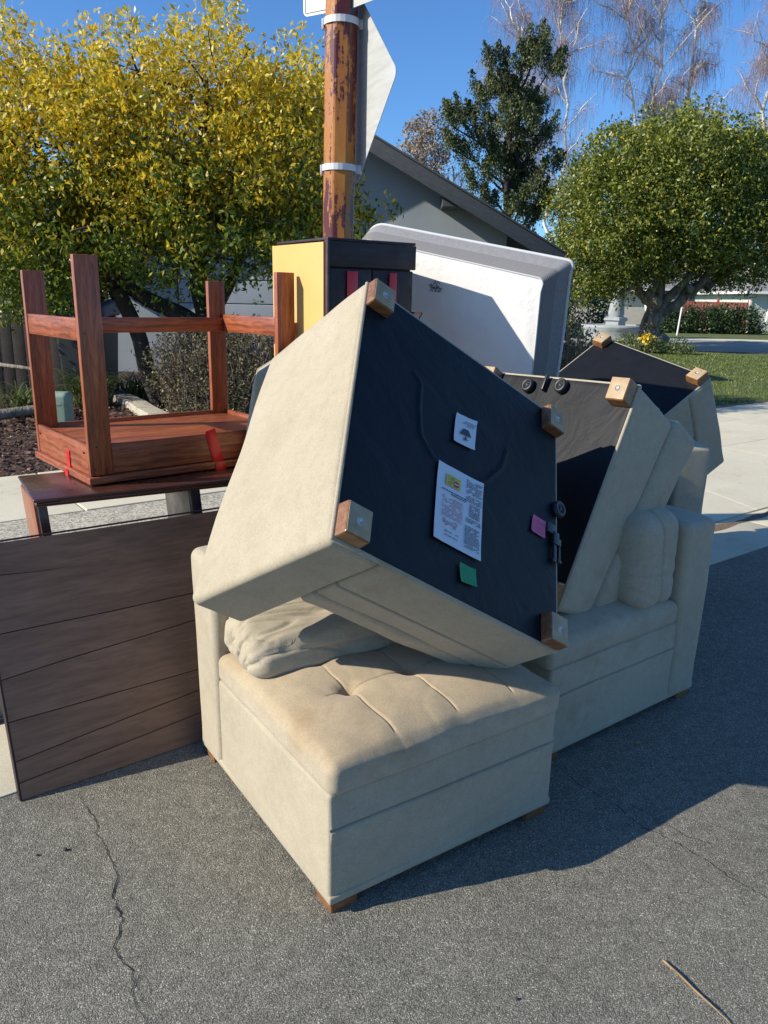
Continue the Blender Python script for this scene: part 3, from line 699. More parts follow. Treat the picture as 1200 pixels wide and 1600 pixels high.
# ------------------------------------------------------------------ tall cabinet with the unpainted yellow side
def cabinet():
    P0 = np.array([-.268, 3.45, 0]); P1 = np.array([.121, 3.72, 0]); P2 = np.array([-.547, 3.84, 0])
    X = (P1-P0); Wd = np.linalg.norm(X); X /= Wd; Yd = (P2-P0); Dp = np.linalg.norm(Yd); Yd /= Dp; Z = np.array([0, 0, 1.]); zb = .125; zt = 1.897; 
    tilt = lambda ctr: ctr
    t = thing('cabinet', (-.268, 3.45, zb), 'tall dark cabinet with a bare yellow side panel and red tape on its doors', 'cabinet')
    Xn = np.array([X[0], X[1], 0]); Yp = np.cross(Z, Xn)          # perpendicular depth
    Hh = zt-zb
    def b(name, x0, x1, y0, y1, z0, z1, m, par=t, r=.002, ax=None):
        c = P0+X*(x0+x1)/2+Yp*(y0+y1)/2+Z*(zb+(z0+z1)/2)
        if ax == 'z': return board(name, c, (Z, X, Yp), (z1-z0, x1-x0, y1-y0), m, par, r)
        return board(name, c, (X, Yp, Z), (x1-x0, y1-y0, z1-z0), m, par, r)
    # carcass
    b('carcass', .016, Wd-.012, .022, Dp-.004, .0, Hh-.055, ESPRESSO, ax='z')
    b('top_board', .006, Wd-.002, -.001, Dp-.004, Hh-.012, Hh, ESPRESSO)
    b('frieze_board', .012, Wd-.002, -.006, .02, Hh-.118, Hh-.014, ESPRESSO)
    for j, (x0, x1) in enumerate(((.018, Wd/2-.003), (Wd/2+.003, Wd-.012))):
        for z0, z1 in ((Hh-.62, Hh-.124), (Hh-1.15, Hh-.63), (.06, Hh-1.16)):
            d = b('door', x0, x1, .002, .021, z0, z1, ESPRESSO, ax='z', r=.003)
            b('raised_panel', x0+.035, x1-.035, -.006, .003, z0+.05, z1-.06, ESPRESSO, d, .006, 'z')
    # yellow side: long unpainted sheet slightly proud of the dark edge strip
    U = Yd; nrm = np.cross(U, Z); nrm = nrm if nrm[0] < 0 else -nrm
    c = P0+U*(Dp/2+.004)+Z*(zb+Hh/2-.016)+nrm*.004
    zz = Z+U*.0; board('side_panel', c, (U, nrm, Z), (Dp-.012, .012, Hh-.006), YELLOW, t, .001)
    board('edge_strip', P0+Z*(zb+Hh/2-.004)+X*.004+nrm*.002, (Z, X, Yp), (Hh-.01, .012, .026), DARKRED, t, .002)
    for x0, x1 in ((.10, .155), (.325, .365)):
        b('red_tape', x0, x1, -.0085, -.0066, Hh-.40, Hh-.135, RED, r=.0004)
cabinet()

# ------------------------------------------------------------------ upside-down table on a desk
def tablething():
    s = .747
    P0 = np.array([-1.172, 3.403-.42, 0]); P0 = np.array([-.0-1.1690, 2.982, 0]); X = np.array([.761, .649, 0]); X /= np.linalg.norm(X); Y = np.array([-X[1], X[0], 0]); Z = np.array([0, 0, 1.])
    z0 = .940; L, Wd, Hh, lw, th = .977, .670, .812, .092, .028
    t = thing('pine_table', (P0[0], P0[1], .90), 'small red-stained pine table lying upside down on the desk, legs in the air', 'table')
    def b(name, x0, x1, y0, y1, za, zb_, m=REDWOOD, par=t, r=.0025, ax='x'):
        c = P0+X*(x0+x1)/2+Y*(y0+y1)/2+Z*(z0+(za+zb_)/2)
        if ax == 'z': return board(name, c, (Z, X, Y), (zb_-za, x1-x0, y1-y0), m, par, r)
        if ax == 'y': return board(name, c, (Y, X, Z), (y1-y0, x1-x0, zb_-za), m, par, r)
        return board(name, c, (X, Y, Z), (x1-x0, y1-y0, zb_-za), m, par, r)
    for x0 in (0, L-lw):
        for y0 in (0, Wd-th):
            b('leg', x0, x0+lw, y0, y0+th, 0.003, Hh+{(0, 0): .034, (0, 1): -.014, (1, 0): .002, (1, 1): -.034}[(int(x0 > 0), int(y0 > 0))], ax='z')
    # end rails high on the legs, long stretchers
    for x0 in (.004, L-.028):
        b('rail', x0, x0+.022, th+.001, Wd-th-.001, .530, .615, ax='y')
    b('stretcher', .024, L-.03, Wd-th-.026, Wd-th-.002, .530, .600)
    # apron box
    b('apron', .002, .022, th+.001, Wd-th-.001, .004, .126, ax='y'); b('apron', L-.022, L-.002, th+.001, Wd-th-.001, .004, .126, ax='y')
    b('apron', lw+.001, L-lw-.001, .006, .026, .004, .126); b('apron', lw+.001, L-lw-.001, Wd-.026, Wd-.006, .004, .126)
    b('underside', .024, L-.024, .03, Wd-.03, .094, .108)
    b('tabletop', -.012, L+.012, -.016, Wd+.012, -.030, .0, r=.005)
    for (x, y, zc) in ((.018, -.001, .03), (.07, -.001, .03), (.03, -.001, .12), (.02, -.001, .56)):
        V, F, _ = rbox((-.004, -.002, -.004), (.004, .001, .004), .0015)
        P = P0+X*x+Y*y+Z*(z0+zc); npmesh('screw', V+P, F, DARKRED, t)
    for yy in (.06, Wd-.06):
        P = P0+X*(-.0005)+Y*yy+Z*(z0+.09); V, F, _ = rbox((-.003, -.004, -.004), (.001, .004, .004), .0015); npmesh('screw', V+P, F, DARKRED, t)
    # red tape straps holding it to the desk
    tp = board('red_tape', P0+Y*.25+X*(-.0005-.001)+Z*(z0+.02), (Y, X, Z), (.034, .0015, .10), RED, t, .0004)
    tp = board('red_tape', P0+Y*.245+X*(-.015)+Z*(z0-.03), (Y, X, Z), (.034, .0015, .05), RED, t, .0004)
    k = (Z+X*-.25); k /= np.linalg.norm(k)
    board('red_tape', P0+X*.55+Y*.0035+Z*(z0+.065), (k, np.cross(Y, k), Y), (.16, .05, .0018), RED, t, .0004)
    board('red_tape', P0+X*.565+Y*-.018+Z*(z0-.022), (X, Y, Z), (.05, .0018, .04), RED, t, .0004)
    # desk
    Q0 = np.array([-1.307, 2.79, 0]); QX = np.array([.883, .469, 0]); QX /= np.linalg.norm(QX); QY = np.array([-.575, .818, 0]); QY /= np.linalg.norm(QY)
    d = thing('desk', (Q0[0], Q0[1], .125), 'dark red desk with a moulded top standing behind the leaning brown board', 'desk')
    LD_, DD, zt = 1.18, .45, .905
    def q(name, x0, x1, y0, y1, za, zb_, m=DARKRED, par=d, r=.002, ax='x'):
        c = Q0+QX*(x0+x1)/2+QY*(y0+y1)/2+Z*(za+zb_)/2
        if ax == 'z': return board(name, c, (Z, QX, QY), (zb_-za, x1-x0, y1-y0), m, par, r)
        return board(name, c, (QX, QY, Z), (x1-x0, y1-y0, zb_-za), m, par, r)
    q('desktop', 0, LD_, 0, DD, zt-.014, zt, r=.005); q('top_moulding', .008, LD_-.008, .008, DD-.008, zt-.034, zt-.015, r=.006)
    q('end_panel', .03, .055, .04, DD-.03, .125, zt-.035, SUNRED, ax='z'); q('front_post', .028, .062, .012, .040, .125, zt-.035, ax='z')
    q('end_panel', .62, .645, .04, DD-.03, .125, zt-.035, ax='z'); q('front_post', .61, .65, .012, .04, .125, zt-.035, ESPRESSO, ax='z')
    q('end_panel', LD_-.06, LD_-.035, .04, DD-.03, .125, zt-.035, ax='z')
    q('shelf', .056, .619, .05, DD-.03, .44, .462); q('back_board', .056, LD_-.06, DD-.028, DD-.016, .30, .56)
    q('shelf', .646, LD_-.061, .05, DD-.03, .60, .622)
SUNRED = wood('sunlit_mahogany', (.220, .070, .028), (.280, .095, .040), (.340, .120, .052), .40, 8, .2, False)  # lighter copy of the desk's mahogany: sunlight on the left end painted in
tablething()

# ------------------------------------------------------------------ brown plank tabletop leaning at the kerb
def leaning_board():
    p0 = np.array([-1.193, 2.222, .002]); u = np.array([.8, .6, 0]); a = math.radians(18); n = np.array([-.6, .8, 0]); v = n*math.sin(a)+np.array([0, 0, math.cos(a)]); wv = np.cross(u, v)
    t = thing('table_board', tuple(p0), 'wide brown wooden tabletop of dark planks leaning at the kerb beside the front chair', 'tabletop')
    if wv[1] > 0: wv = -wv
    L = 1.30; Hh = .869; back = -wv
    # joints (height at left, height at right extrapolated to L)
    J = [(0, 0), (.058, .152), (.133, .250), (.268, .272), (.410, .505), (.561, .561), (.869, .861)]
    rng = random.Random(2)
    g = .0016
    for (l0, r0), (l1, r1) in zip(J[:-1], J[1:]):
        nx = 28; V = []; F = []
        for yy in (0, .026):
            for edge, (a0, a1) in enumerate(((l0, r0), (l1, r1))):
                for i in range(nx+1):
                    s = L*i/nx; h = a0+(a1-a0)*i/nx
                    h += .0045*noise.noise(Vector((s*2.2, (a0 if True else 0)*31, 0))) * (0 < a0 < .85)
                    h += (g if edge == 0 else -g)
                    V.append(p0+u*s+v*h+back*yy)
        m = nx+1
        for i in range(nx):
            F += [(i, i+1, m+i+1, m+i), (2*m+i, 3*m+i, 3*m+i+1, 2*m+i+1), (i, 2*m+i, 2*m+i+1, i+1), (m+i, m+i+1, 3*m+i+1, 3*m+i)]
        F += [(0, m, 3*m, 2*m), (nx, 2*m+nx, 3*m+nx, m+nx)]
        # local frame so that the grain follows the planks
        C0 = p0+u*.5+v*(l0+l1)/2; Mx = np.stack([u, v, wv]); loc = (np.array(V)-C0)@Mx.T
        o = npmesh('plank', loc, [f[::-1] for f in F], PLANK, None, False)
        o.parent = t; B = Matrix.Identity(4)
        for c, ax in enumerate((u, v, wv)):
            for k in range(3): B[k][c] = ax[k]
        for k in range(3): B[k][3] = C0[k]-p0[k]
        o.matrix_basis = B
    board('backing', p0+u*L/2+v*Hh/2+back*.035, (u, v, wv), (L-.01, Hh-.01, .016), ESPRESSO, t, .001)
    board('edge_band', p0+u*(-.004)+v*(Hh/2)+back*.020, (v, u, wv), (Hh, .006, .044), ESPRESSO, t, .0015)
    board('edge_band', p0+u*(L/2)+v*(Hh+.004)+back*.020, (u, v, wv), (L, .006, .044), ESPRESSO, t, .0015)
    # a split in the top plank
    V = []; F = []
    for i in range(24):
        s = i/23*.34; h = .760-.018*i/23+.003*noise.noise(Vector((s*9, 0, 0))); wd = .0016*(1-i/24)
        V += [p0+u*s+v*(h+wd)+wv*.0008, p0+u*s+v*(h-wd)+wv*.0008]
        if i: F.append((2*i-2, 2*i-1, 2*i+1, 2*i))
    npmesh('split', V, F, CRACK, t, False)
leaning_board()

# ------------------------------------------------------------------ sign post
def pole_mat():
    m, nt, b = mat('peeling_maroon_paint'); v = coords(nt, (1, 1, .16)); v2 = coords(nt)
    f = nz(nt, v, 9, 6, .62); f2 = nz(nt, v2, 38, 5, .7)
    s = nt.nodes.new('ShaderNodeMath'); s.operation = 'MULTIPLY_ADD'; s.inputs[1].default_value = .22; nt.links.new(f2, s.inputs[0]); nt.links.new(f, s.inputs[2])
    r = ramp(nt, s.outputs[0], [(.565, (.090, .013, .009)), (.59, (.060, .012, .008)), (.605, (.34, .115, .018)), (.78, (.44, .18, .03))])
    nt.links.new(r.outputs[0], b.inputs['Base Color'])
    rr = ramp(nt, s.outputs[0], [(.60, (.30, .30, .30)), (.65, (.7, .7, .7))]); nt.links.new(rr.outputs[0], b.inputs['Roughness'])
    bump(nt, b, s.outputs[0], .4, .006); return m
POLEM = pole_mat(); ALU = noisy('brushed_aluminium', (.36, .36, .34), (.46, .46, .44), 5, .5, (1, 1, 8), .1); STRAP = noisy('steel_strap', (.52, .52, .52), (.62, .62, .62), 20, .4, bs=.1)
ALUW = flat('sign_white', (.68, .68, .66), .35)
def signpost():
    bx, by = -.345, 5.0; lean = .0135; R = .098; t = thing('sign_post', (bx, by, .12), 'rusty maroon octagonal signpost behind the pile carrying a diamond sign', 'signpost')
    V = []; F = []; zs = np.linspace(.12, 4.2, 24)
    ctr = lambda z: np.array([bx+lean*z, by, z])
    for z in zs:
        c = ctr(z)
        for k in range(8):
            a0 = math.radians(22.5+45*k+6)
            for da in (-.06, .06):
                V.append(c+np.array([math.cos(a0+da)*R, math.sin(a0+da)*R, 0]))
    for i in range(len(zs)-1):
        for k in range(16): F.append((i*16+k, i*16+(k+1) % 16, (i+1)*16+(k+1) % 16, (i+1)*16+k))
    F.append(tuple(range((len(zs)-1)*16, len(zs)*16))); npmesh('post', V, F, POLEM, t, False)
    for z in (3.165, 2.395):
        V = []; F = []
        for dz in (-.018, .018):
            for rr in (R+.001, R+.006):
                for k in range(24):
                    a = 2*math.pi*k/24; q = ctr(z+dz); V.append(q+np.array([math.cos(a)*rr, math.sin(a)*rr, 0]))
        for k in range(24):
            k2 = (k+1) % 24; F += [(24+k, 24+k2, 72+k2, 72+k), (k, k2, 24+k2, 24+k)[::-1], (48+k, 48+k2, 72+k2, 72+k)]
        st = npmesh('strap', V, F, STRAP, t, False)
        c = ctr(z)+np.array([R+.02, .02, 0]); board('buckle', c, ((1, 0, 0), (0, 1, 0), (0, 0, 1)), (.035, .03, .05), STRAP, st, .003)
        board('strap_end', ctr(z)+np.array([-R-.006, -.02, -.012]), ((1, 0, 0), (0, 1, 0), (0, 0, 1)), (.014, .03, .055), STRAP, st, .002)
    # diamond sign, its back to us
    u = np.array([.45, -.893, 0]); cz = 2.83; c0 = np.array([bx+lean*cz+.095, by+.07, cz]); hd = .52; rc = .045
    def outline(h):
        pts = []
        for k in range(4):
            a = math.pi/2*k; cx, cy = math.cos(a)*(h-rc*1.414), math.sin(a)*(h-rc*1.414)
            for j in range(7):
                b_ = a-math.pi/4+math.pi/2*j/6; pts.append((cx+rc*math.cos(b_), cy+rc*math.sin(b_)))
        return pts
    pts = outline(hd); nrm = np.array([u[1], -u[0], 0]); n = len(pts)
    V = [c0+u*a+np.array([0, 0, b_]) for a, b_ in pts]+[c0+u*a+np.array([0, 0, b_])-nrm*.0035 for a, b_ in pts]
    F = [tuple(range(n)), tuple(range(2*n-1, n-1, -1))]+[(i, n+i, n+(i+1) % n, (i+1) % n) for i in range(n)]
    sg = npmesh('diamond_sign', V, F, ALU, t, False); sg['label'] = 'bare aluminium back of a diamond-shaped sign'
    # street name blades at the top; only their lower corners are in view
    for nm, d, z0, off, ll in (('name_blade', np.array([-.864, .503, 0]), 3.235, .08, .62), ('name_blade', np.array([.69, -.724, 0]), 3.222, .10, .66)):
        pr = []; hgt = .16; rr = .03; pr = [(off, 0)]
        for (cx, cy, a0) in ((off+.10+(.06 if d[0] < 0 else ll-.1), rr, -90), (off+.10+(.06 if d[0] < 0 else ll-.1), hgt-rr, 0)):
            for j in range(6):
                a = math.radians(a0+90*j/5); pr.append((cx+rr*math.cos(a), cy+rr*math.sin(a)))
        pr.append((off, hgt)); c = ctr(z0); nn = np.array([d[1], -d[0], 0]); n = len(pr)
        V = [c+d*a+np.array([0, 0, b_]) for a, b_ in pr]+[c+d*a+np.array([0, 0, b_])+nn*.003 for a, b_ in pr]
        F = [tuple(range(n)), tuple(range(2*n-1, n-1, -1))]+[(i, n+i, n+(i+1) % n, (i+1) % n) for i in range(n)]
        bl = npmesh(nm, V, F, ALUW if d[0] < 0 else ALU, t, False)
        if d[0] < 0:
            bl['label'] = 'white name blade with a thin dark border'
            q = [(a-.012 if a > off+.02 else a, min(max(b_, .014), hgt-.014)) for a, b_ in pr]; q2 = [(a-.016 if a > off+.02 else a, min(max(b_, .018), hgt-.018)) for a, b_ in pr]
            V = [c+d*a+np.array([0, 0, b_])+sgn*nn*.0045-nn*0 for sgn in (1,) for a, b_ in q]+[c+d*a+np.array([0, 0, b_])+nn*.0045 for a, b_ in q2]
            V += [v_-nn*.0065 for v_ in V]
            F = [(i, i+1, n+i+1, n+i) for i in range(n-1)]+[(2*n+i, 3*n+i, 3*n+i+1, 2*n+i+1) for i in range(n-1)]
            npmesh('border_line', V, F, INK, bl, False)
signpost()

# ------------------------------------------------------------------ foliage
def leaves(C, size, asp=.45, up=.3, rng=RNG, fold=.25, outv=None):
    """C (n,3) leaf centres -> quads, folded along the midrib"""
    n = len(C); d = rng.normal(size=(n, 3)); d[:, 2] += up
    if outv is not None: d += outv*.9
    d /= np.linalg.norm(d, axis=1, keepdims=True)
    s = np.cross(d, rng.normal(size=(n, 3))); s /= np.linalg.norm(s, axis=1, keepdims=True); nn = np.cross(d, s)
    L = (size*rng.uniform(.6, 1.3, n))[:, None]
    a = C-d*L*.5; b = C+s*L*asp*.5-nn*L*fold*.2; c = C+d*L*.5; e = C-s*L*asp*.5-nn*L*fold*.2
    V = np.stack([a, b, c, e], 1).reshape(-1, 3); F = np.arange(4*n, dtype=np.int32).reshape(n, 4)
    return V, F
def blob_points(ells, ncl, per, cs, rng=RNG, shell=(.62, 1.02), holes=.0, squash=(1, 1, 1)):
    """cluster centres spread in a shell of several ellipsoids, then leaves around them"""
    out = []; tot = sum(e[3]*e[4]*e[5] for e in ells)
    for cx, cy, cz, rx, ry, rz in ells:
        k = max(6, int(ncl*rx*ry*rz/tot)); d = rng.normal(size=(k, 3)); d /= np.linalg.norm(d, axis=1, keepdims=True)
        r = rng.uniform(shell[0]**2, shell[1]**2, k)**.5
        r *= 1+.22*vnoise(d, (3.1, 3.1, 3.1), cx*3+1)
        P = np.array([cx, cy, cz])+d*r[:, None]*np.array([rx, ry, rz])
        if holes:
            h = vnoise(P, (1.1, 1.1, 1.3), 5.5); P = P[h < holes]
        out.append(P)
    P = np.concatenate(out); rep = rng.integers(int(per*.5), int(per*1.5), len(P)); C = np.repeat(P, rep, axis=0)
    cr = np.repeat(cs*rng.uniform(.5, 1.4, len(P)), rep)[:, None]
    d = rng.normal(size=C.shape); d /= np.maximum(1, np.linalg.norm(d, axis=1, keepdims=True)/1.5); C = C+d*np.array(squash)*cr*.5
    return P, C
def limb(p0, p1, r0, r1, seg=8, wob=.12, k=8, seed=0):
    p0 = Vector(p0); p1 = Vector(p1); pts = []; L = (p1-p0).length
    for i in range(k+1):
        t = i/k; q = p0.lerp(p1, t); nv = Vector((noise.noise(q*.9+Vector((seed, 0, 0))), noise.noise(q*.9+Vector((0, seed, 9))), noise.noise(q*.9+Vector((4, 7, seed)))*.5))
        pts.append(q+nv*L*wob*math.sin(t*math.pi))
    return tube(pts, [r0+(r1-r0)*(i/k)**.8 for i in range(k+1)], seg), pts

# --- big yellowing tree, left
tl = thing('broadleaf_tree', (-2.7, 10.9, .1), 'large leafy tree with yellowing leaves filling the upper left, two dark trunks', 'tree')
ells = [(-4.7, 11.1, 3.0, 1.7, 1.7, 1.75), (-3.6, 10.6, 3.35, 1.5, 1.5, 1.55), (-2.5, 10.5, 3.65, 1.4, 1.4, 1.45), (-1.5, 10.7, 3.5, 1.1, 1.3, 1.4),
        (-2.3, 9.9, 2.7, 1.5, .9, 1.05), (-4.2, 9.9, 2.35, 1.4, .9, .95), (-.95, 10.7, 2.7, .75, 1.1, .95), (-.35, 10.9, 2.35, .62, .8, .55), (-.9, 11.0, 4.1, .45, .8, .55), (-5.6, 10.8, 3.8, .9, 1, .9)]
Pc, Cc = blob_points(ells, 3000, 46, .29, shell=(.42, 1.05), holes=.36)
sp = []
for k in range(150):                                     # upright sprays along the top
    x = RNG.uniform(-5.9, -.6); zt = 4.72+.28*math.sin(x*2.1)+.2*math.sin(x*5.3)-.25*max(0, x+1.3); y = RNG.uniform(9.7, 11.3)
    h = RNG.uniform(.25, .7); n_ = int(h*60); z = RNG.uniform(0, h, n_)
    sp.append(np.stack([x+RNG.normal(0, .05, n_), y+RNG.normal(0, .05, n_), zt-.35+z+RNG.normal(0, .02, n_)], 1))
Cc = np.concatenate([Cc]+sp); Cc[:, 2] = 1.4+(Cc[:, 2]-1.4)*.94; V, F = leaves(Cc, .076, .42, .7)
npmesh('crown', V, F, LEAF_Y, tl, False)
A = Acc()
for a, b, r0, r1, s in (((-2.5, 10.9, .1), (-2.55, 10.8, 2.2), .17, .11, 1), ((-2.55, 10.85, 1.2), (-3.7, 10.6, 1.95), .13, .09, 2), ((-2.55, 10.8, 1.0), (-1.7, 10.7, 2.9), .09, .05, 3),
                        ((-2.55, 10.8, 2.1), (-2.3, 10.5, 4.2), .10, .03, 4), ((-3.2, 10.9, .1), (-3.6, 10.6, 1.7), .12, .10, 5), ((-3.6, 10.6, 1.6), (-4.6, 10.7, 3.6), .09, .03, 6), ((-3.5, 10.6, 1.8), (-3.3, 10.3, 3.9), .07, .03, 7), ((-1.9, 10.7, 2.4), (-.5, 10.8, 2.7), .05, .02, 8)):
    (Vv, Ff), _ = limb(a, b, r0, r1, 9, .14, 10, s); A.add(Vv, Ff)
A.build('trunk', DARKBARK, tl)
A = Acc()
for k in range(260):
    p = Vector(Pc[RNG.integers(len(Pc))]); q = Vector((-2.8+RNG.normal()*.9, 10.7, 2.9+RNG.normal()*.5)); d = (q-p).normalized()
    (Vv, Ff), _ = limb(p, p+d*RNG.uniform(.4, 1.2), .006, .018, 4, .15, 4, k); A.add(Vv, Ff)
tag(A.build('branches', DARKBARK, tl), kind='stuff')

# --- round green tree on the right with a gnarled trunk
tr = thing('round_tree', (9.35, 27.8, .12), 'round clipped green tree with a gnarled grey trunk on the lawn at the right', 'tree')
ells = [(9.1, 27.8, 4.95, 3.45, 3.2, 2.6), (7.2, 26.9, 3.9, 1.9, 2.2, 2.2), (11.2, 27.2, 4.5, 2.1, 2.4, 2.2), (9.5, 26.6, 5.95, 1.9, 2.2, 1.65), (7.7, 26.9, 5.3, 1.6, 1.8, 1.6), (9.3, 26.0, 4.0, 1.9, 1.4, 1.3), (11.9, 27.3, 3.3, 1.3, 1.6, 1.05), (6.7, 27, 3.0, 1.30, 1.4, 1.1), (11.6, 27.2, 6.0, 1.0, 1.2, 1.2), (10.6, 26.6, 6.4, .9, 1, .9)]
Pc, Cc = blob_points(ells, 3000, 46, .46, shell=(.70, 1.04), holes=.40); V, F = leaves(Cc, .120, .5, .3); npmesh('crown', V, F, LEAF_G, tr, False)
A = Acc()
for a, b, r0, r1, s in (((9.35, 27.8, -.1), (9.3, 27.7, 1.5), .40, .32, 1), ((9.3, 27.7, 1.3), (8.0, 27.2, 2.9), .22, .11, 2), ((9.3, 27.7, 1.3), (10.9, 27.3, 2.5), .20, .13, 3), ((10.8, 27.3, 2.2), (12.4, 27.2, 3.4), .16, .08, 4),
                        ((9.3, 27.7, 1.4), (9.2, 27.2, 3.6), .26, .12, 5), ((9.4, 27.5, 1.6), (10.3, 26.9, 3.5), .18, .08, 6), ((10.2, 27.3, 1.9), (10.8, 26.8, 3.0), .15, .12, 7), ((8.9, 27.5, 1.7), (8.9, 26.8, 2.9), .2, .07, 8)):
    (Vv, Ff), _ = limb(a, b, r0, r1, 12, .16, 12, s*3); Vv = np.array(Vv); Vv += vnoise(Vv, (2.2, 2.2, 1.6), s)[:, None]*np.array([.10, .10, .04]); A.add(Vv, Ff)
for a, r in (((9.15, 27.4, 1.75), .24), ((10.1, 26.9, 2.2), .17), ((9.45, 27.4, .35), .34), ((9.2, 27.4, 1.1), .26)):
    V_, F_, n_ = rbox(np.array(a)-r, np.array(a)+r, r*.98, (3, 3, 3)); A.add(V_+n_*(vnoise(V_, (3, 3, 3), 2)*.1)[:, None], F_)
A.build('trunk', BARK, tr)
t2 = thing('round_tree', (15.2, 29.5, .12), 'green tree crown cut by the right edge of the photo, next to the round tree', 'tree')
Pc, Cc = blob_points([(14.9, 29.4, 5.2, 1.7, 2.2, 2.6)], 420, 30, .6, shell=(.6, 1.03)); V, F = leaves(Cc, .165, .5, .3); npmesh('crown', V, F, LEAF_G, t2, False)
(Vv, Ff), _ = limb((15.2, 29.5, 0), (14.9, 29.4, 5), .3, .1); npmesh('trunk', Vv, Ff, BARK, t2)

# --- dark conifer with upswept plumes
tc_ = thing('conifer', (4.7, 30, .1), 'tall dark ragged conifer rising behind the grey roof', 'tree')
A = Acc(); CC_ = []
(Vv, Ff), tp = limb((4.55, 30, 0), (4.0, 30, 9.4), .28, .05, 8, .03, 14, 3); A.add(Vv, Ff)
rng = np.random.default_rng(11)
LOBES = [(3.5, 9.35, .5), (3.3, 8.6, .6), (4.5, 9.5, .45), (4.9, 9.9, .5), (5.3, 9.2, .6), (4.3, 8.6, .7), (5.1, 8.2, .7), (2.7, 7.9, .5), (3.4, 7.6, .7), (4.3, 7.4, .8), (5.2, 7.1, .7), (2.2, 6.9, .45), (2.9, 6.6, .6), (2.0, 7.5, .35),
         (3.9, 6.2, .7), (4.8, 5.9, .7), (5.5, 6.1, .5), (3.2, 5.6, .45), (4.6, 4.7, .6), (5.3, 4.6, .5), (5.0, 3.7, .6), (3.9, 9.0, .5), (4.6, 6.6, .9), (4.9, 5.3, .8), (3.7, 6.9, .7), (4.4, 8.0, .8), (5.6, 5.1, .4), (3.7, 5.0, .3)]
for k, (lx, lz, lr) in enumerate(LOBES):
    b0 = np.array([4.3+.03*k % .3, 30, max(2.5, lz-1.3)]); tip = np.array([lx, 30+rng.uniform(-1, 1), lz]); (Vv, Ff), pts = limb(b0, tip, .06, .02, 5, .1, 6, k); A.add(Vv, Ff)
    for j in range(int(9*lr/.5)):
        b = tip+rng.normal(size=3)*np.array([lr*.42, lr*.5, lr*.36]); h = rng.uniform(.35, .85); n_ = int(430*h); t_ = rng.uniform(0, 1, n_)
        dirn = np.array([rng.normal()*.25+(lx-4.2)*.2, rng.normal()*.2, 1.]); rad = .17*(1-t_)**.7+.015
        CC_.append(b+t_[:, None]*dirn*h+rng.normal(size=(n_, 3))*rad[:, None]*np.array([.8, .8, .4]))
V, F = leaves(np.concatenate(CC_), .10, .42, 1.2, rng); npmesh('crown', V, F, LEAF_C, tc_, False); A.build('trunk', DARKBARK, tc_)

# --- bare birches
def birch(label, base, stems, nt_, seed, group='bare white birches behind the round tree', sc=1.75, nb=26):
    rng = np.random.default_rng(seed); K = lambda p: (p[0]*sc, p[1]*sc, (p[2]-1.65)*sc+1.65 if p[2] > .5 else .1)
    base = K(base); t = thing('birch_tree', base, label, 'tree', group); A = Acc(); T = Acc(); B = Acc(); tips = []
    for (p1, r0) in stems:
        (Vv, Ff), pts = limb(base, K(p1), r0*sc, .03*sc, 7, .05, 14, seed+p1[0]); A.add(Vv, Ff)
        for k in range(nb):
            i = int(rng.integers(6, 14)); b0 = np.array(pts[i]); an = rng.uniform(0, 2*math.pi); Lm = rng.uniform(1.0, 3.2)*(1-.4*i/14)*sc
            tip = b0+np.array([math.cos(an)*Lm, math.sin(an)*Lm*.7, rng.uniform(.2, 2.4)*sc])
            (Vv, Ff), q = limb(b0, tip, .046*sc, .013*sc, 4, .16, 7, k+seed); B.add(Vv, Ff); tips += [np.array(x) for x in q[2:]]
            for j in range(3):
                b1 = np.array(q[int(rng.integers(2, 7))]); d = rng.normal(size=3); d[2] = abs(d[2])*.8+.2; d *= rng.uniform(.3, .9)*sc/np.linalg.norm(d)
                (Vv, Ff), q2 = limb(b1, b1+d, .013*sc, .005*sc, 3, .2, 5, k+j); B.add(Vv, Ff); tips += [np.array(x) for x in q2[1:]]
    for k in range(nt_):
        p = tips[int(rng.integers(len(tips)))]+rng.normal(0, .10, 3)*sc; an = rng.uniform(0, 2*math.pi); ll = rng.uniform(.25, 1.2)*sc; sp_ = rng.uniform(.05, .5)*sc
        pts = [p+np.array([math.cos(an)*sp_*math.sin(s*1.5), math.sin(an)*sp_*math.sin(s*1.5), .12*sc*math.sin(s*2.5)-ll*s**1.6])+rng.normal(0, .02, 3)*sc for s in np.linspace(0, 1, 6)]
        Vv, Ff = tube(pts, np.array([.0052, .005, .0045, .004, .0035, .003])*sc, 3); T.add(Vv, Ff)
    A.build('trunk', BIRCHM, t); tag(B.build('branches', BIRCHM, t), kind='stuff'); tag(T.build('hanging_twigs', TWIGM, t), kind='stuff'); return t
birch('bare birch with a thin white trunk just right of the conifer', (7.3, 33, .1), [((4.6, 33, 12.0), .11), ((6.3, 33.2, 13.5), .11)], 3600, 21)
birch('bare birch with forked white trunk above the middle of the round tree', (11.2, 34, .1), [((10.3, 34, 14.5), .18), ((12.0, 34, 15), .17), ((8.6, 33.5, 14), .10)], 7000, 33)
birch('bare birch with thick white stems nearest the right edge', (14.8, 33, .1), [((14.2, 33, 15), .17), ((16.0, 33, 15), .19), ((18, 33, 11), .12)], 7000, 45)
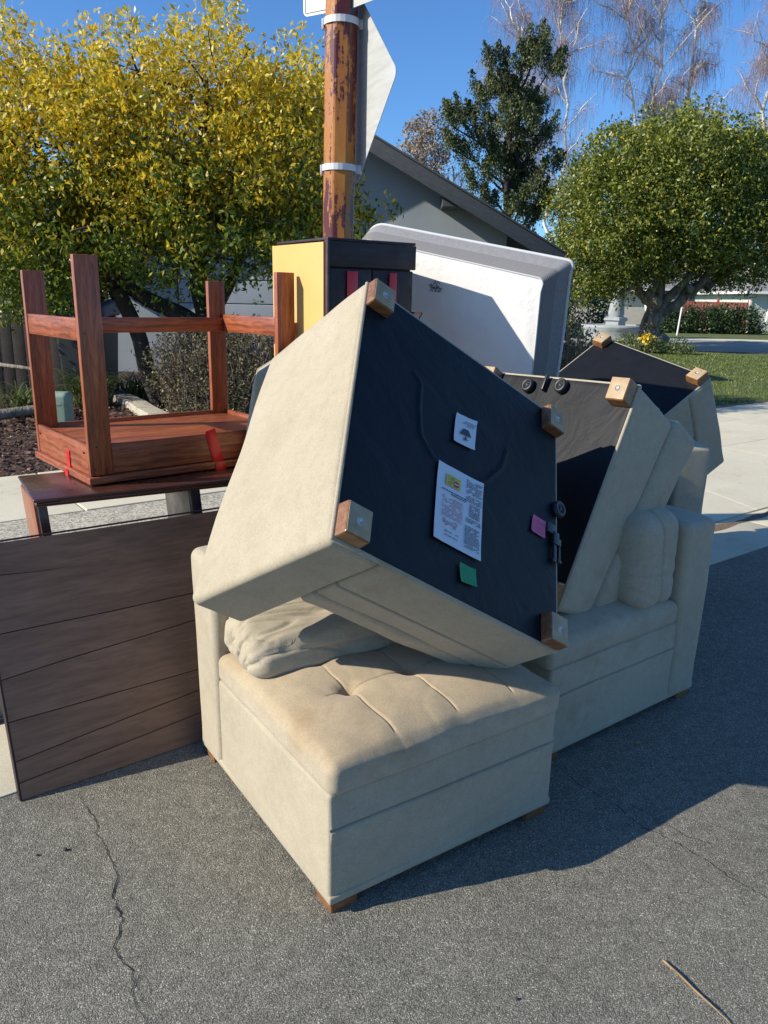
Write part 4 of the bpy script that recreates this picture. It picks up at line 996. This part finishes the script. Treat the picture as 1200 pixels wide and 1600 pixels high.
# --- brown leafless-looking tree behind the roof and a thin bare one
tb = thing('brown_tree', (1.2, 34, .1), 'bushy tree with dry brown leaves behind the grey roof', 'tree')
Pc, Cc = blob_points([(1.35, 34, 7.0, 1.15, 1.2, 2.0), (1.2, 34, 5.4, 1.3, 1.2, 1.6)], 420, 26, .38, shell=(.3, 1.02)); V, F = leaves(Cc, .14, .45, .2); npmesh('crown', V, F, LEAF_B, tb, False)
(Vv, Ff), _ = limb((1.2, 34, 0), (1.3, 34, 7.5), .2, .05); npmesh('trunk', Vv, Ff, BARK, tb)
birch('thin bare leafless tree between the brown tree and the conifer', (4.0, 35, .1), [((2.6, 35, 7.0), .07), ((4.2, 35, 6.2), .07)], 500, 58, None, 1.0, 14)

# --- shrubs
def shrub(label, ells, ncl, per, cs, size, m, base, cat='shrub', twigs=0, seed=0, name='shrub', asp=.45, shell=(.5, 1.03), group=None):
    t = thing(name, base, label, cat, group); P, C = blob_points(ells, ncl, per, cs, shell=shell); C = C[C[:, 2] > .12]; V, F = leaves(C, size, asp, .4); npmesh('foliage', V, F, m, t, False)
    if twigs:
        A = Acc(); rng = np.random.default_rng(seed)
        for k in range(twigs):
            e = ells[int(rng.integers(len(ells)))]; b0 = (e[0]+rng.normal()*e[3]*.3, e[1]+rng.normal()*e[4]*.3, .12); d = rng.normal(size=3); d /= np.linalg.norm(d); d[2] = abs(d[2])
            tip = (e[0]+d[0]*e[3]*1.02, e[1]+d[1]*e[4]*1.02, e[2]+d[2]*e[5]*1.05); (Vv, Ff), _ = limb(b0, tip, .008, .003, 3, .12, 6, k); A.add(Vv, Ff)
        A.build('twigs', TWIGD, t)
    return t
TWIGD = noisy('dry_twigs', (.12, .09, .07), (.32, .26, .21), 4, .85, bs=0)
shrub('rounded dry brown shrub behind the upside-down table', [(-2.30, 9.7, .72, .66, .7, .62), (-1.65, 9.5, .68, .7, .7, .66), (-1.9, 9.3, .45, .62, .6, .4)], 1400, 24, .16, .045, LEAF_D, (-2.2, 9.4, .1), twigs=520, seed=1)
shrub('low green shrub between the dry bush and the cabinet', [(-1.15, 9.5, .45, .55, .5, .42)], 200, 24, .16, .05, LEAF_L, (-1.15, 9.5, .1), seed=2)
shrub('dark clipped hedge along the far garden', [(15.6+i*1.15, 45, .55, .9, .8, .95) for i in range(5)], 700, 24, .5, .16, LEAF_H, (18, 45, .1), 'hedge', shell=(.75, 1.02), name='hedge')
shrub('yellow-green flowering shrub in front of the red fence', [(19.9, 47.5, .8, .45, .45, .75)], 60, 26, .4, .15, LEAF_L, (19.9, 47.5, .1))
shrub('light green shrub by the statue', [(6.0, 30, 1.0, 1.0, .9, .85), (4.6, 28, .9, .9, .9, .8)], 300, 24, .4, .11, LEAF_L, (5.5, 29.5, .1))
shrub('green shrub behind the statue under the round tree', [(9.0, 38, 1.1, 1.9, .9, 1.1), (6.6, 37, 1.2, 1.8, .9, 1.1)], 300, 24, .5, .16, LEAF_H, (8, 38, .1), shell=(.7, 1.02))
shrub('dry reedy shrub behind the upside-down chair', [(2.9, 12.0, .72, .5, .5, .62), (2.45, 12.3, .8, .5, .5, .65)], 200, 22, .25, .07, LEAF_D, (2.7, 12, .1), twigs=160, seed=7)
shrub('low flower bed with one yellow flower at the round tree foot', [(8.1, 25.6, .35, .8, .5, .3), (9.3, 25.2, .3, .6, .4, .25)], 130, 22, .25, .10, LEAF_L, (8.5, 25.5, .1), 'flower bed')
def straps(label, x, y, n, L, seed, z=.12):
    rng = np.random.default_rng(seed); t = thing('strap_plant', (x, y, z), label, 'plant'); A = Acc()
    for k in range(n):
        a = rng.uniform(0, 2*math.pi); l = L*rng.uniform(.6, 1.15); w_ = rng.uniform(.008, .016); V = []; F = []; x0 = x+rng.normal()*.12; y0 = y+rng.normal()*.1
        for i in range(7):
            s = i/6; p = Vector((x0+math.cos(a)*l*.75*s**1.3, y0+math.sin(a)*l*.75*s**1.3, z+l*(1.15*s-.75*s*s))); c = Vector((-math.sin(a), math.cos(a), 0))*w_*(1-s*.85)
            V += [tuple(p-c), tuple(p+c)]
            if i: F.append((2*i-2, 2*i-1, 2*i+1, 2*i))
        A.add(V, F)
    A.build('leaves', BLADE, t, False)
straps('clump of arching strap leaves seen between the table legs', -4.25, 10.9, 170, 1.0, 4); straps('smaller strap-leaved clump further back, left of the dry shrub', -3.75, 11.7, 120, .8, 5)
straps('sprawling strap plant by the dark fence', -4.6, 9.8, 110, .8, 6)

# mulch chips and grass: nobody could count them
def chips(name, n, region, size, m, z=.105):
    rng = np.random.default_rng(3); s = rng.uniform(region[0], region[1], n); nn = rng.uniform(region[2], region[3], n)
    C = np.stack([.8*s-.6*nn, .6*s+.8*nn, np.full(n, z)+rng.uniform(0, .035, n)], 1); d = rng.normal(size=(n, 3)); d[:, 2] *= .25; d /= np.linalg.norm(d, axis=1, keepdims=True)
    q = rng.normal(size=(n, 3)); q[:, 2] *= .3; q = np.cross(d, np.cross(q, d)); q /= np.linalg.norm(q, axis=1, keepdims=True); l = rng.uniform(.5, 1.6, n)[:, None]*size
    V = np.stack([C-d*l-q*l*.4, C-d*l+q*l*.35, C+d*l+q*l*.4, C+d*l*.8-q*l*.35], 1).reshape(-1, 3)
    o = npmesh(name, V, np.arange(4*n, dtype=np.int32).reshape(n, 4), m, None, False); return tag(o, kind='stuff')
tag(chips('bark_mulch', 26000, (-1.5, 8.5, 7.1, 12.5), .022, CHIPM), 'reddish bark mulch covering the bed behind the sidewalk', 'mulch')
rng = np.random.default_rng(8); n = 60000; s = rng.uniform(8, 24, n); nn = 6.55+rng.uniform(0, 1, n)**1.3*11; k = ~((s < 8.9) & (nn < 7.1)); s, nn = s[k], nn[k]; n = len(s)
X0 = np.stack([.8*s-.6*nn, .6*s+.8*nn, np.full(n, .115)], 1); a = rng.uniform(0, 2*math.pi, n); hgt = rng.uniform(.02, .055, n); ww = .004+.0006*(X0[:, 1]-10).clip(0)
cs_ = np.stack([np.cos(a)*ww, np.sin(a)*ww, a*0], 1); tp = X0+np.stack([rng.normal(0, .02, n), rng.normal(0, .02, n), hgt], 1)
V = np.stack([X0-cs_, X0+cs_, tp], 1).reshape(-1, 3); tag(npmesh('grass', V, np.arange(3*n, dtype=np.int32).reshape(n, 3), GRASSB, None, False), 'short mown grass of the lawn at the right', 'grass', kind='stuff')

# ------------------------------------------------------------------ house with the grey-blue gable
STUCCO = noisy('blue_grey_stucco', (.27, .30, .315), (.33, .36, .375), 1.4, .9, bs=.6, bscale=60); TRIM = noisy('dark_trim', (.045, .050, .055), (.075, .08, .085), 6, .8, (1, 1, 6))
ROOFM = noisy('roof_shingle', (.10, .095, .09), (.18, .17, .16), 12, .9); DOORM = noisy('garage_door_paint', (.30, .34, .38), (.34, .38, .42), 4, .6, bs=.1)
def house():
    t = thing('house', (0, 16, .1), 'blue-grey stucco house with a dark gable roof edge behind the pile', 'house'); Y = 16.0
    ex, ez, rx, rz = 3.05, 2.62, -1.75, 5.20
    lx, lz = 2*rx-ex, ez
    V = [(lx+.5, Y, .1), (ex-.75, Y, .1), (ex-.75, Y, ez+.38), (rx, Y, rz-.05), (lx+.5, Y, ez+.2)]; V += [(x, y+9, z) for x, y, z in V]
    npmesh('wall', V, [(0, 1, 2, 3, 4), (9, 8, 7, 6, 5), (0, 5, 6, 1), (1, 6, 7, 2), (4, 9, 5, 0)], STUCCO, t, False)
    # roof planes with thickness and overhang
    for sx, (px, pz) in ((1, (ex+.25, ez-.13)), (-1, (lx-.25, lz-.13))):
        d = np.array([px-rx, 0, pz-rz]); L = np.linalg.norm(d); d /= L; nr_ = np.array([-d[2], 0, d[0]]); nr_ = nr_ if nr_[2] > 0 else -nr_
        c = np.array([rx, Y+4, rz])+d*L/2+nr_*.06; rf = board('roof', c, (d, (0, 1, 0), nr_), (L, 9.4, .05), ROOFM, t, .004)
        board('rake_board', np.array([rx, Y-.72, rz])+d*L/2-nr_*.09, (d, (0, 1, 0), nr_), (L, .05, .26), TRIM, t, .006)
        board('rake_cap', np.array([rx, Y-.74, rz])+d*L/2+nr_*.055, (d, (0, 1, 0), nr_), (L+.02, .09, .035), TRIM, t, .006)
        board('soffit', np.array([rx, Y-.34, rz])+d*L/2-nr_*.02, (d, (0, 1, 0), nr_), (L-.1, .70, .03), TRIM, t, .004)
    for bx_, bz in ((1.12, 3.44),): board('corbel', (bx_, Y-.30, bz), ((0, 1, 0), (1, 0, 0), (0, 0, 1)), (.62, .30, .22), TRIM, t, .01)
    gd = board('garage_door', (-2.2, Y-.03, 1.27), ((1, 0, 0), (0, 1, 0), (0, 0, 1)), (4.0, .04, 2.30), TRIM, t, .004)
    for i in range(5): board('door_panel', (-2.2, Y-.075, .35+.455*i), ((1, 0, 0), (0, 1, 0), (0, 0, 1)), (3.96, .035, .44), DOORM, gd, .012)
    board('door_trim', (-2.2, Y-.06, 2.49), ((1, 0, 0), (0, 1, 0), (0, 0, 1)), (4.3, .06, .13), STUCCO, t, .006)
    for x in (-4.28, -.12): board('door_trim', (x, Y-.06, 1.26), ((1, 0, 0), (0, 1, 0), (0, 0, 1)), (.13, .06, 2.32), STUCCO, t, .006)
house()
# dark fence on the left
FW = noisy('weathered_dark_boards', (.030, .024, .020), (.060, .048, .040), 8, .9, (1, 1, .2), .5)
fl = thing('board_fence', (-5.9, 12, .1), 'dark weathered wooden board fence at the left edge under the tree', 'fence')
for i in range(22):
    x = -8.3+i*.19; board('fence_board', (x, 12.0+.004*math.sin(i*2), 1.18), ((0, 0, 1), (1, 0, 0), (0, 1, 0)), (2.15+.02*math.sin(i*7), .182, .02), FW, fl, .003)
for z in (.5, 1.8): board('fence_rail', (-6.3, 12.06, z), ((1, 0, 0), (0, 1, 0), (0, 0, 1)), (4.2, .05, .09), FW, fl, .004)
# blue lidded bin by the fence
bn = thing('waste_bin', (-4.42, 11.6, .1), 'blue-lidded dark bin beside the dark fence behind the table', 'bin')
V, F, n_ = rbox((-.36, -.36, .12), (.36, .36, 1.22), .06, (1, 1, 2)); V[:, :2] *= (.82+.18*(V[:, 2:3]/1.22)); npmesh('bin_body', V+np.array([-4.42, 11.6, .1]), F, flat('bin_black', (.015, .018, .022), .5), bn)
V, F, n_ = rbox((-.40, -.42, 1.22), (.40, .40, 1.46), .07, (4, 4, 2)); V[:, 2] -= .12*np.clip(-V[:, 1], 0, 1); npmesh('lid', V+np.array([-4.42, 11.6, .1]), F, flat('bin_blue', (.02, .05, .16), .4), bn)
for sx in (-.3, .3): Vv, Ff = tube([(-4.42+sx-.03, 11.95, .22), (-4.42+sx+.03, 11.95, .22)], .12, 14); npmesh('wheel', Vv, Ff, PLASTIC, bn)

# green utility pedestal, logs and concrete edging
UT = noisy('utility_green', (.20, .28, .20), (.24, .32, .235), 5, .55, bs=.05)
ub = thing('utility_box', (-3.60, 8.5, .1), 'short pale green utility pedestal standing in the mulch between the table legs', 'utility box')
V, F, n_ = rbox((-.125, -.10, 0), (.125, .10, .50), .06, (3, 3, 4)); V[:, :2] *= (.86+.3*V[:, 2:3]); npmesh('housing', V+np.array([-3.60, 8.5, .09]), F, UT, ub)
V, F, n_ = rbox((-.07, -.114, .36), (.07, -.104, .39), .004); npmesh('latch', V+np.array([-3.60, 8.46, .09]), F, UT, ub)
EDG = concrete_mat('edging_concrete', (.42, .38, .30), (.52, .47, .38))
eg = bpy.data.objects.new('concrete_edging', None); link(eg); eg['kind'] = 'structure'
pts = [(-4.62, 12.7), (-4.3, 12.1), (-3.9, 11.4), (-3.5, 10.75), (-3.15, 10.1), (-2.85, 9.6), (-2.45, 9.1), (-2.0, 8.75)]
for a, b in zip(pts[:-1], pts[1:]):
    a = np.array([*a, 0]); b = np.array([*b, 0]); d = b-a; L = np.linalg.norm(d); d /= L; board('edging_block', (a+b)/2+np.array([0, 0, .15]), (d, (-d[1], d[0], 0), (0, 0, 1)), (L-.01, .26, .12), EDG, eg, .014)
for i, (a, b, r) in enumerate((((-4.75, 9.0, .22), (-3.9, 9.35, .30), .07), ((-5.2, 10.4, .7), (-4.4, 10.1, .62), .03))):
    t = thing('fallen_log', a, ('grey weathered log lying on the mulch left of the utility pedestal', 'thin bare stick rising across the dark fence')[i], ('log', 'stick')[i])
    (Vv, Ff), _ = limb(a, b, r, r*.7, 8, .1, 8, i); npmesh('wood', Vv, Ff, BARK, t)
STONE = noisy('grey_stone', (.10, .11, .11), (.22, .23, .22), 6, .9)
for i, (x, y, r) in enumerate(((-2.75, 8.75, .10), (-2.50, 8.8, .08), (-2.3, 8.75, .09), (-2.62, 8.95, .07))):
    V, F, n_ = rbox((-r, -r*.7, 0), (r, r*.7, r*1.3), r*.5, (3, 3, 3)); V += n_*(vnoise(V, (14, 14, 14), i)*.03)[:, None]
    tag(npmesh('stone', V+np.array([x, y, .1]), F, STONE, None, False), ('largest grey stone by the concrete edging', 'small grey stone second from the left by the edging', 'grey stone at the right end by the edging', 'smallest grey stone behind the others by the edging')[i], 'stone', 'stones in the mulch by the edging')
# gravelly shade strip behind the pile: broken concrete seams in front of the desk
# ------------------------------------------------------------------ statue fountain, far houses, fence
STAT = noisy('statue_stone', (.26, .29, .31), (.36, .39, .41), 5, .8)
st = thing('stone_fountain', (9.6, 34.0, .12), 'grey stone fountain with a statue and wide basin on the lawn', 'fountain')
def lathe(prof, c, seg=24, sq=1):
    V = []; F = []
    for r, z in prof:
        for k in range(seg):
            a = 2*math.pi*k/seg; V.append((c[0]+r*math.cos(a), c[1]+r*sq*math.sin(a), c[2]+z))
    for i in range(len(prof)-1):
        for k in range(seg): F.append((i*seg+k, i*seg+(k+1) % seg, (i+1)*seg+(k+1) % seg, (i+1)*seg+k))
    return V, F
fc = (9.75, 34, .10)
Vv, Ff = lathe([(1.25, 0), (1.3, .45), (1.42, .55), (1.42, .66), (1.25, .68), (1.2, .45), (0.01, .42)], fc); npmesh('basin', Vv, Ff, STAT, st)
Vv, Ff = lathe([(.45, .4), (.42, .8), (.52, .86), (.50, .95), (.33, 1.0)], fc, 4); npmesh('plinth', Vv, Ff, STAT, st, False)
Vv, Ff = lathe([(.30, 1.0), (.34, 1.15), (.30, 1.5), (.24, 1.8), (.30, 2.05), (.26, 2.2), (.10, 2.28), (.09, 2.33), (.135, 2.42), (.13, 2.52), (.06, 2.6), (0.005, 2.61)], fc, 16, .8)
V = np.array(Vv); V += vnoise(V, (4, 4, 2.5), 3)[:, None]*np.array([.06, .06, 0]); npmesh('draped_figure', V, Ff, STAT, st)
YF = flat('yellow_petals', (.75, .50, .02), .6); fw = thing('flower', (8.15, 24.9, .12), 'single bright yellow flower cluster near the round tree trunk', 'flower')
P = np.array([8.15, 24.9, .62])+RNG.normal(size=(90, 3))*np.array([.10, .08, .07]); V, F = leaves(P, .09, .8, .6); npmesh('petals', V, F, YF, fw, False)
Vv, Ff = tube([(8.15, 24.9, .12), (8.15, 24.9, .6)], .01, 5); npmesh('stem', Vv, Ff, BLADE, fw)
RF = noisy('red_fence_stain', (.30, .07, .05), (.40, .105, .075), 5, .85, (1, 1, .3))
rf = thing('red_fence', (21, 50, .12), 'red-stained board fence between the hedge and the pale green house', 'fence')
for i in range(22): board('fence_board', (18.6+i*.19, 50, 1.0+.0*i), ((0, 0, 1), (1, 0, 0), (0, 1, 0)), (1.75, .178, .03), RF, rf, .004)
for i in range(3): board('fence_post', (18.7+i*1.95, 50.07, 1.1), ((0, 0, 1), (1, 0, 0), (0, 1, 0)), (2.0, .12, .12), RF, rf, .004)
PG = noisy('pale_green_siding', (.46, .50, .44), (.52, .56, .49), 4, .8); WT = flat('white_trim', (.72, .72, .69), .5); RG = noisy('grey_shingle', (.17, .165, .16), (.27, .26, .25), 8, .9, bscale=20)
def far_house(label, x0, x1, y, d, ze, rise, wallm, win, hip=True, oh=.5):
    t = thing('house', ((x0+x1)/2, y, .12), label, 'house')
    V, F, _ = rbox((x0, y, .1), (x1, y+d, ze), .01); npmesh('wall', V, F, wallm, t, False)
    a, b, c_, e = x0-oh, x1+oh, y-oh, y+d+oh; m = (c_+e)/2; k = (e-c_)/2 if hip else 0
    V = [(a, c_, ze), (b, c_, ze), (b, e, ze), (a, e, ze), (a+k, m, ze+rise), (b-k, m, ze+rise), (a, c_, ze-.14), (b, c_, ze-.14), (b, e, ze-.14), (a, e, ze-.14)]
    npmesh('roof', V, [(0, 1, 5, 4), (1, 2, 5), (2, 3, 4, 5), (3, 0, 4), (9, 8, 7, 6), (0, 6, 7, 1), (1, 7, 8, 2), (3, 2, 8, 9), (0, 3, 9, 6)], RG, t, False)
    board('gutter_board', ((a+b)/2, c_-.04, ze-.08), ((1, 0, 0), (0, 1, 0), (0, 0, 1)), (b-a+.1, .07, .16), WT, t, .01)
    board('gutter_board', (a-.04, (c_+e)/2, ze-.08), ((0, 1, 0), (1, 0, 0), (0, 0, 1)), (e-c_, .07, .16), WT, t, .01)
    for x, z, ww, hh in win:
        f = board('window', (x, y-.06, z), ((1, 0, 0), (0, 1, 0), (0, 0, 1)), (ww, .14, hh), WT, t, .01)
        board('pane', (x, y-.14, z), ((1, 0, 0), (0, 1, 0), (0, 0, 1)), (ww-.26, .03, hh-.26), PANE, f, .003)
        board('mullion', (x, y-.165, z), ((1, 0, 0), (0, 1, 0), (0, 0, 1)), (.05, .02, hh-.26), WT, f, .003)
        for q in range(1, 5): board('mullion', (x, y-.167, z-hh/2+.13+(hh-.26)*q/5), ((1, 0, 0), (0, 1, 0), (0, 0, 1)), (ww-.26, .02, .035), WT, f, .003)
    board('corner_board', (x0+.04, y-.03, (ze+.1)/2), ((0, 0, 1), (1, 0, 0), (0, 1, 0)), (ze-.12, .16, .07), WT, t, .004)
PANE = noisy('green_window', (.30, .42, .22), (.40, .52, .30), 3, .15, bs=0)
far_house('pale green house with a white-framed window at the right edge', 22.6, 34, 50, 9, 2.55, 2.3, PG, [(24.75, 1.45, 2.0, 1.7)])
MV = noisy('mauve_wall', (.34, .31, .33), (.40, .37, .39), 3, .9)
far_house('mauve-grey house with a long roof beyond the red fence', 23.0, 44, 66, 10, 2.9, 3.2, MV, [], False)
far_house('white low house glimpsed under the round tree', 9.5, 20, 62, 8, 2.7, 1.6, noisy('cream_wall', (.55, .50, .42), (.62, .57, .50), 3, .8), [(11.5, 1.5, 1.2, 1.1), (17, 1.5, 1.4, 1.1)])
far_house('far low house behind the left neighbour garden', -2, 7, 70, 8, 2.8, 1.8, MV, [])
# thin white stake on the lawn
sk = thing('marker_stake', (15.0, 41, .12), 'thin white marker stake on the far lawn in front of the hedge', 'stake'); Vv, Ff = tube([(15.0, 41, .1), (15.1, 41, 1.6)], .045, 8); npmesh('stake', Vv, Ff, WT, sk)

# ------------------------------------------------------------------ litter on the asphalt
LF = flat('dry_leaf', (.36, .24, .09), .7)
tw = [(0.750, 1.622, .006), (.775, 1.575, .010), (.80, 1.53, .007), (.828, 1.475, .011), (.85, 1.44, .006)]
Vv, Ff = tube(tw, [.0035, .003, .003, .0022, .001], 6); sk = npmesh('twig', Vv, Ff, noisy('twig_bark', (.20, .12, .06), (.36, .24, .13), 30, .8), None); tag(sk, 'thin brown twig lying on the asphalt at the lower right', 'twig')
def fallen_leaf(x, y, s, seed, label, m=LF, grp='fallen leaves on the asphalt and concrete', z=.003):
    rng = random.Random(seed); V = [(x, y, z+.004)]; n = 12
    for k in range(n):
        a = 2*math.pi*k/n; r = s*(.45+.55*abs(math.cos(a*2.5+seed)))*rng.uniform(.8, 1.1); V.append((x+r*math.cos(a), y+r*.6*math.sin(a), z+rng.uniform(.0, .008)))
    tag(npmesh('fallen_leaf', V, [(0, 1+k, 1+(k+1) % n) for k in range(n)], m, None, False), label, 'leaf', grp)
fallen_leaf(1.002, 2.647, .016, 1, 'small tan leaf alone in the big shadow on the asphalt')
fallen_leaf(2.80, 5.10, .04, 2, 'curled brown leaf on the sunny concrete at the right edge', z=.01)
fallen_leaf(-.35, 2.18, .012, 3, 'reddish leaf scrap on the asphalt left of the front chair')
PEB = flat('pebble', (.05, .045, .04), .8)
for i, (x, y, r) in enumerate(((-.955, 1.99, .006), (-1.03, 1.965, .004), (1.30, 1.62, .004), (.35, 1.50, .004))):
    V, F, n_ = rbox((-r, -r, 0), (r, r, r*1.3), r*.6); tag(npmesh('pebble', V+np.array([x, y, .001]), F, PEB), ('black pebble on the asphalt left of the long crack', 'smaller black pebble next to the pebble left of the crack', 'tiny pebble near the lower right edge of the asphalt', 'tiny pebble on the asphalt below the front chair')[i], 'pebble', 'loose pebbles on the asphalt')
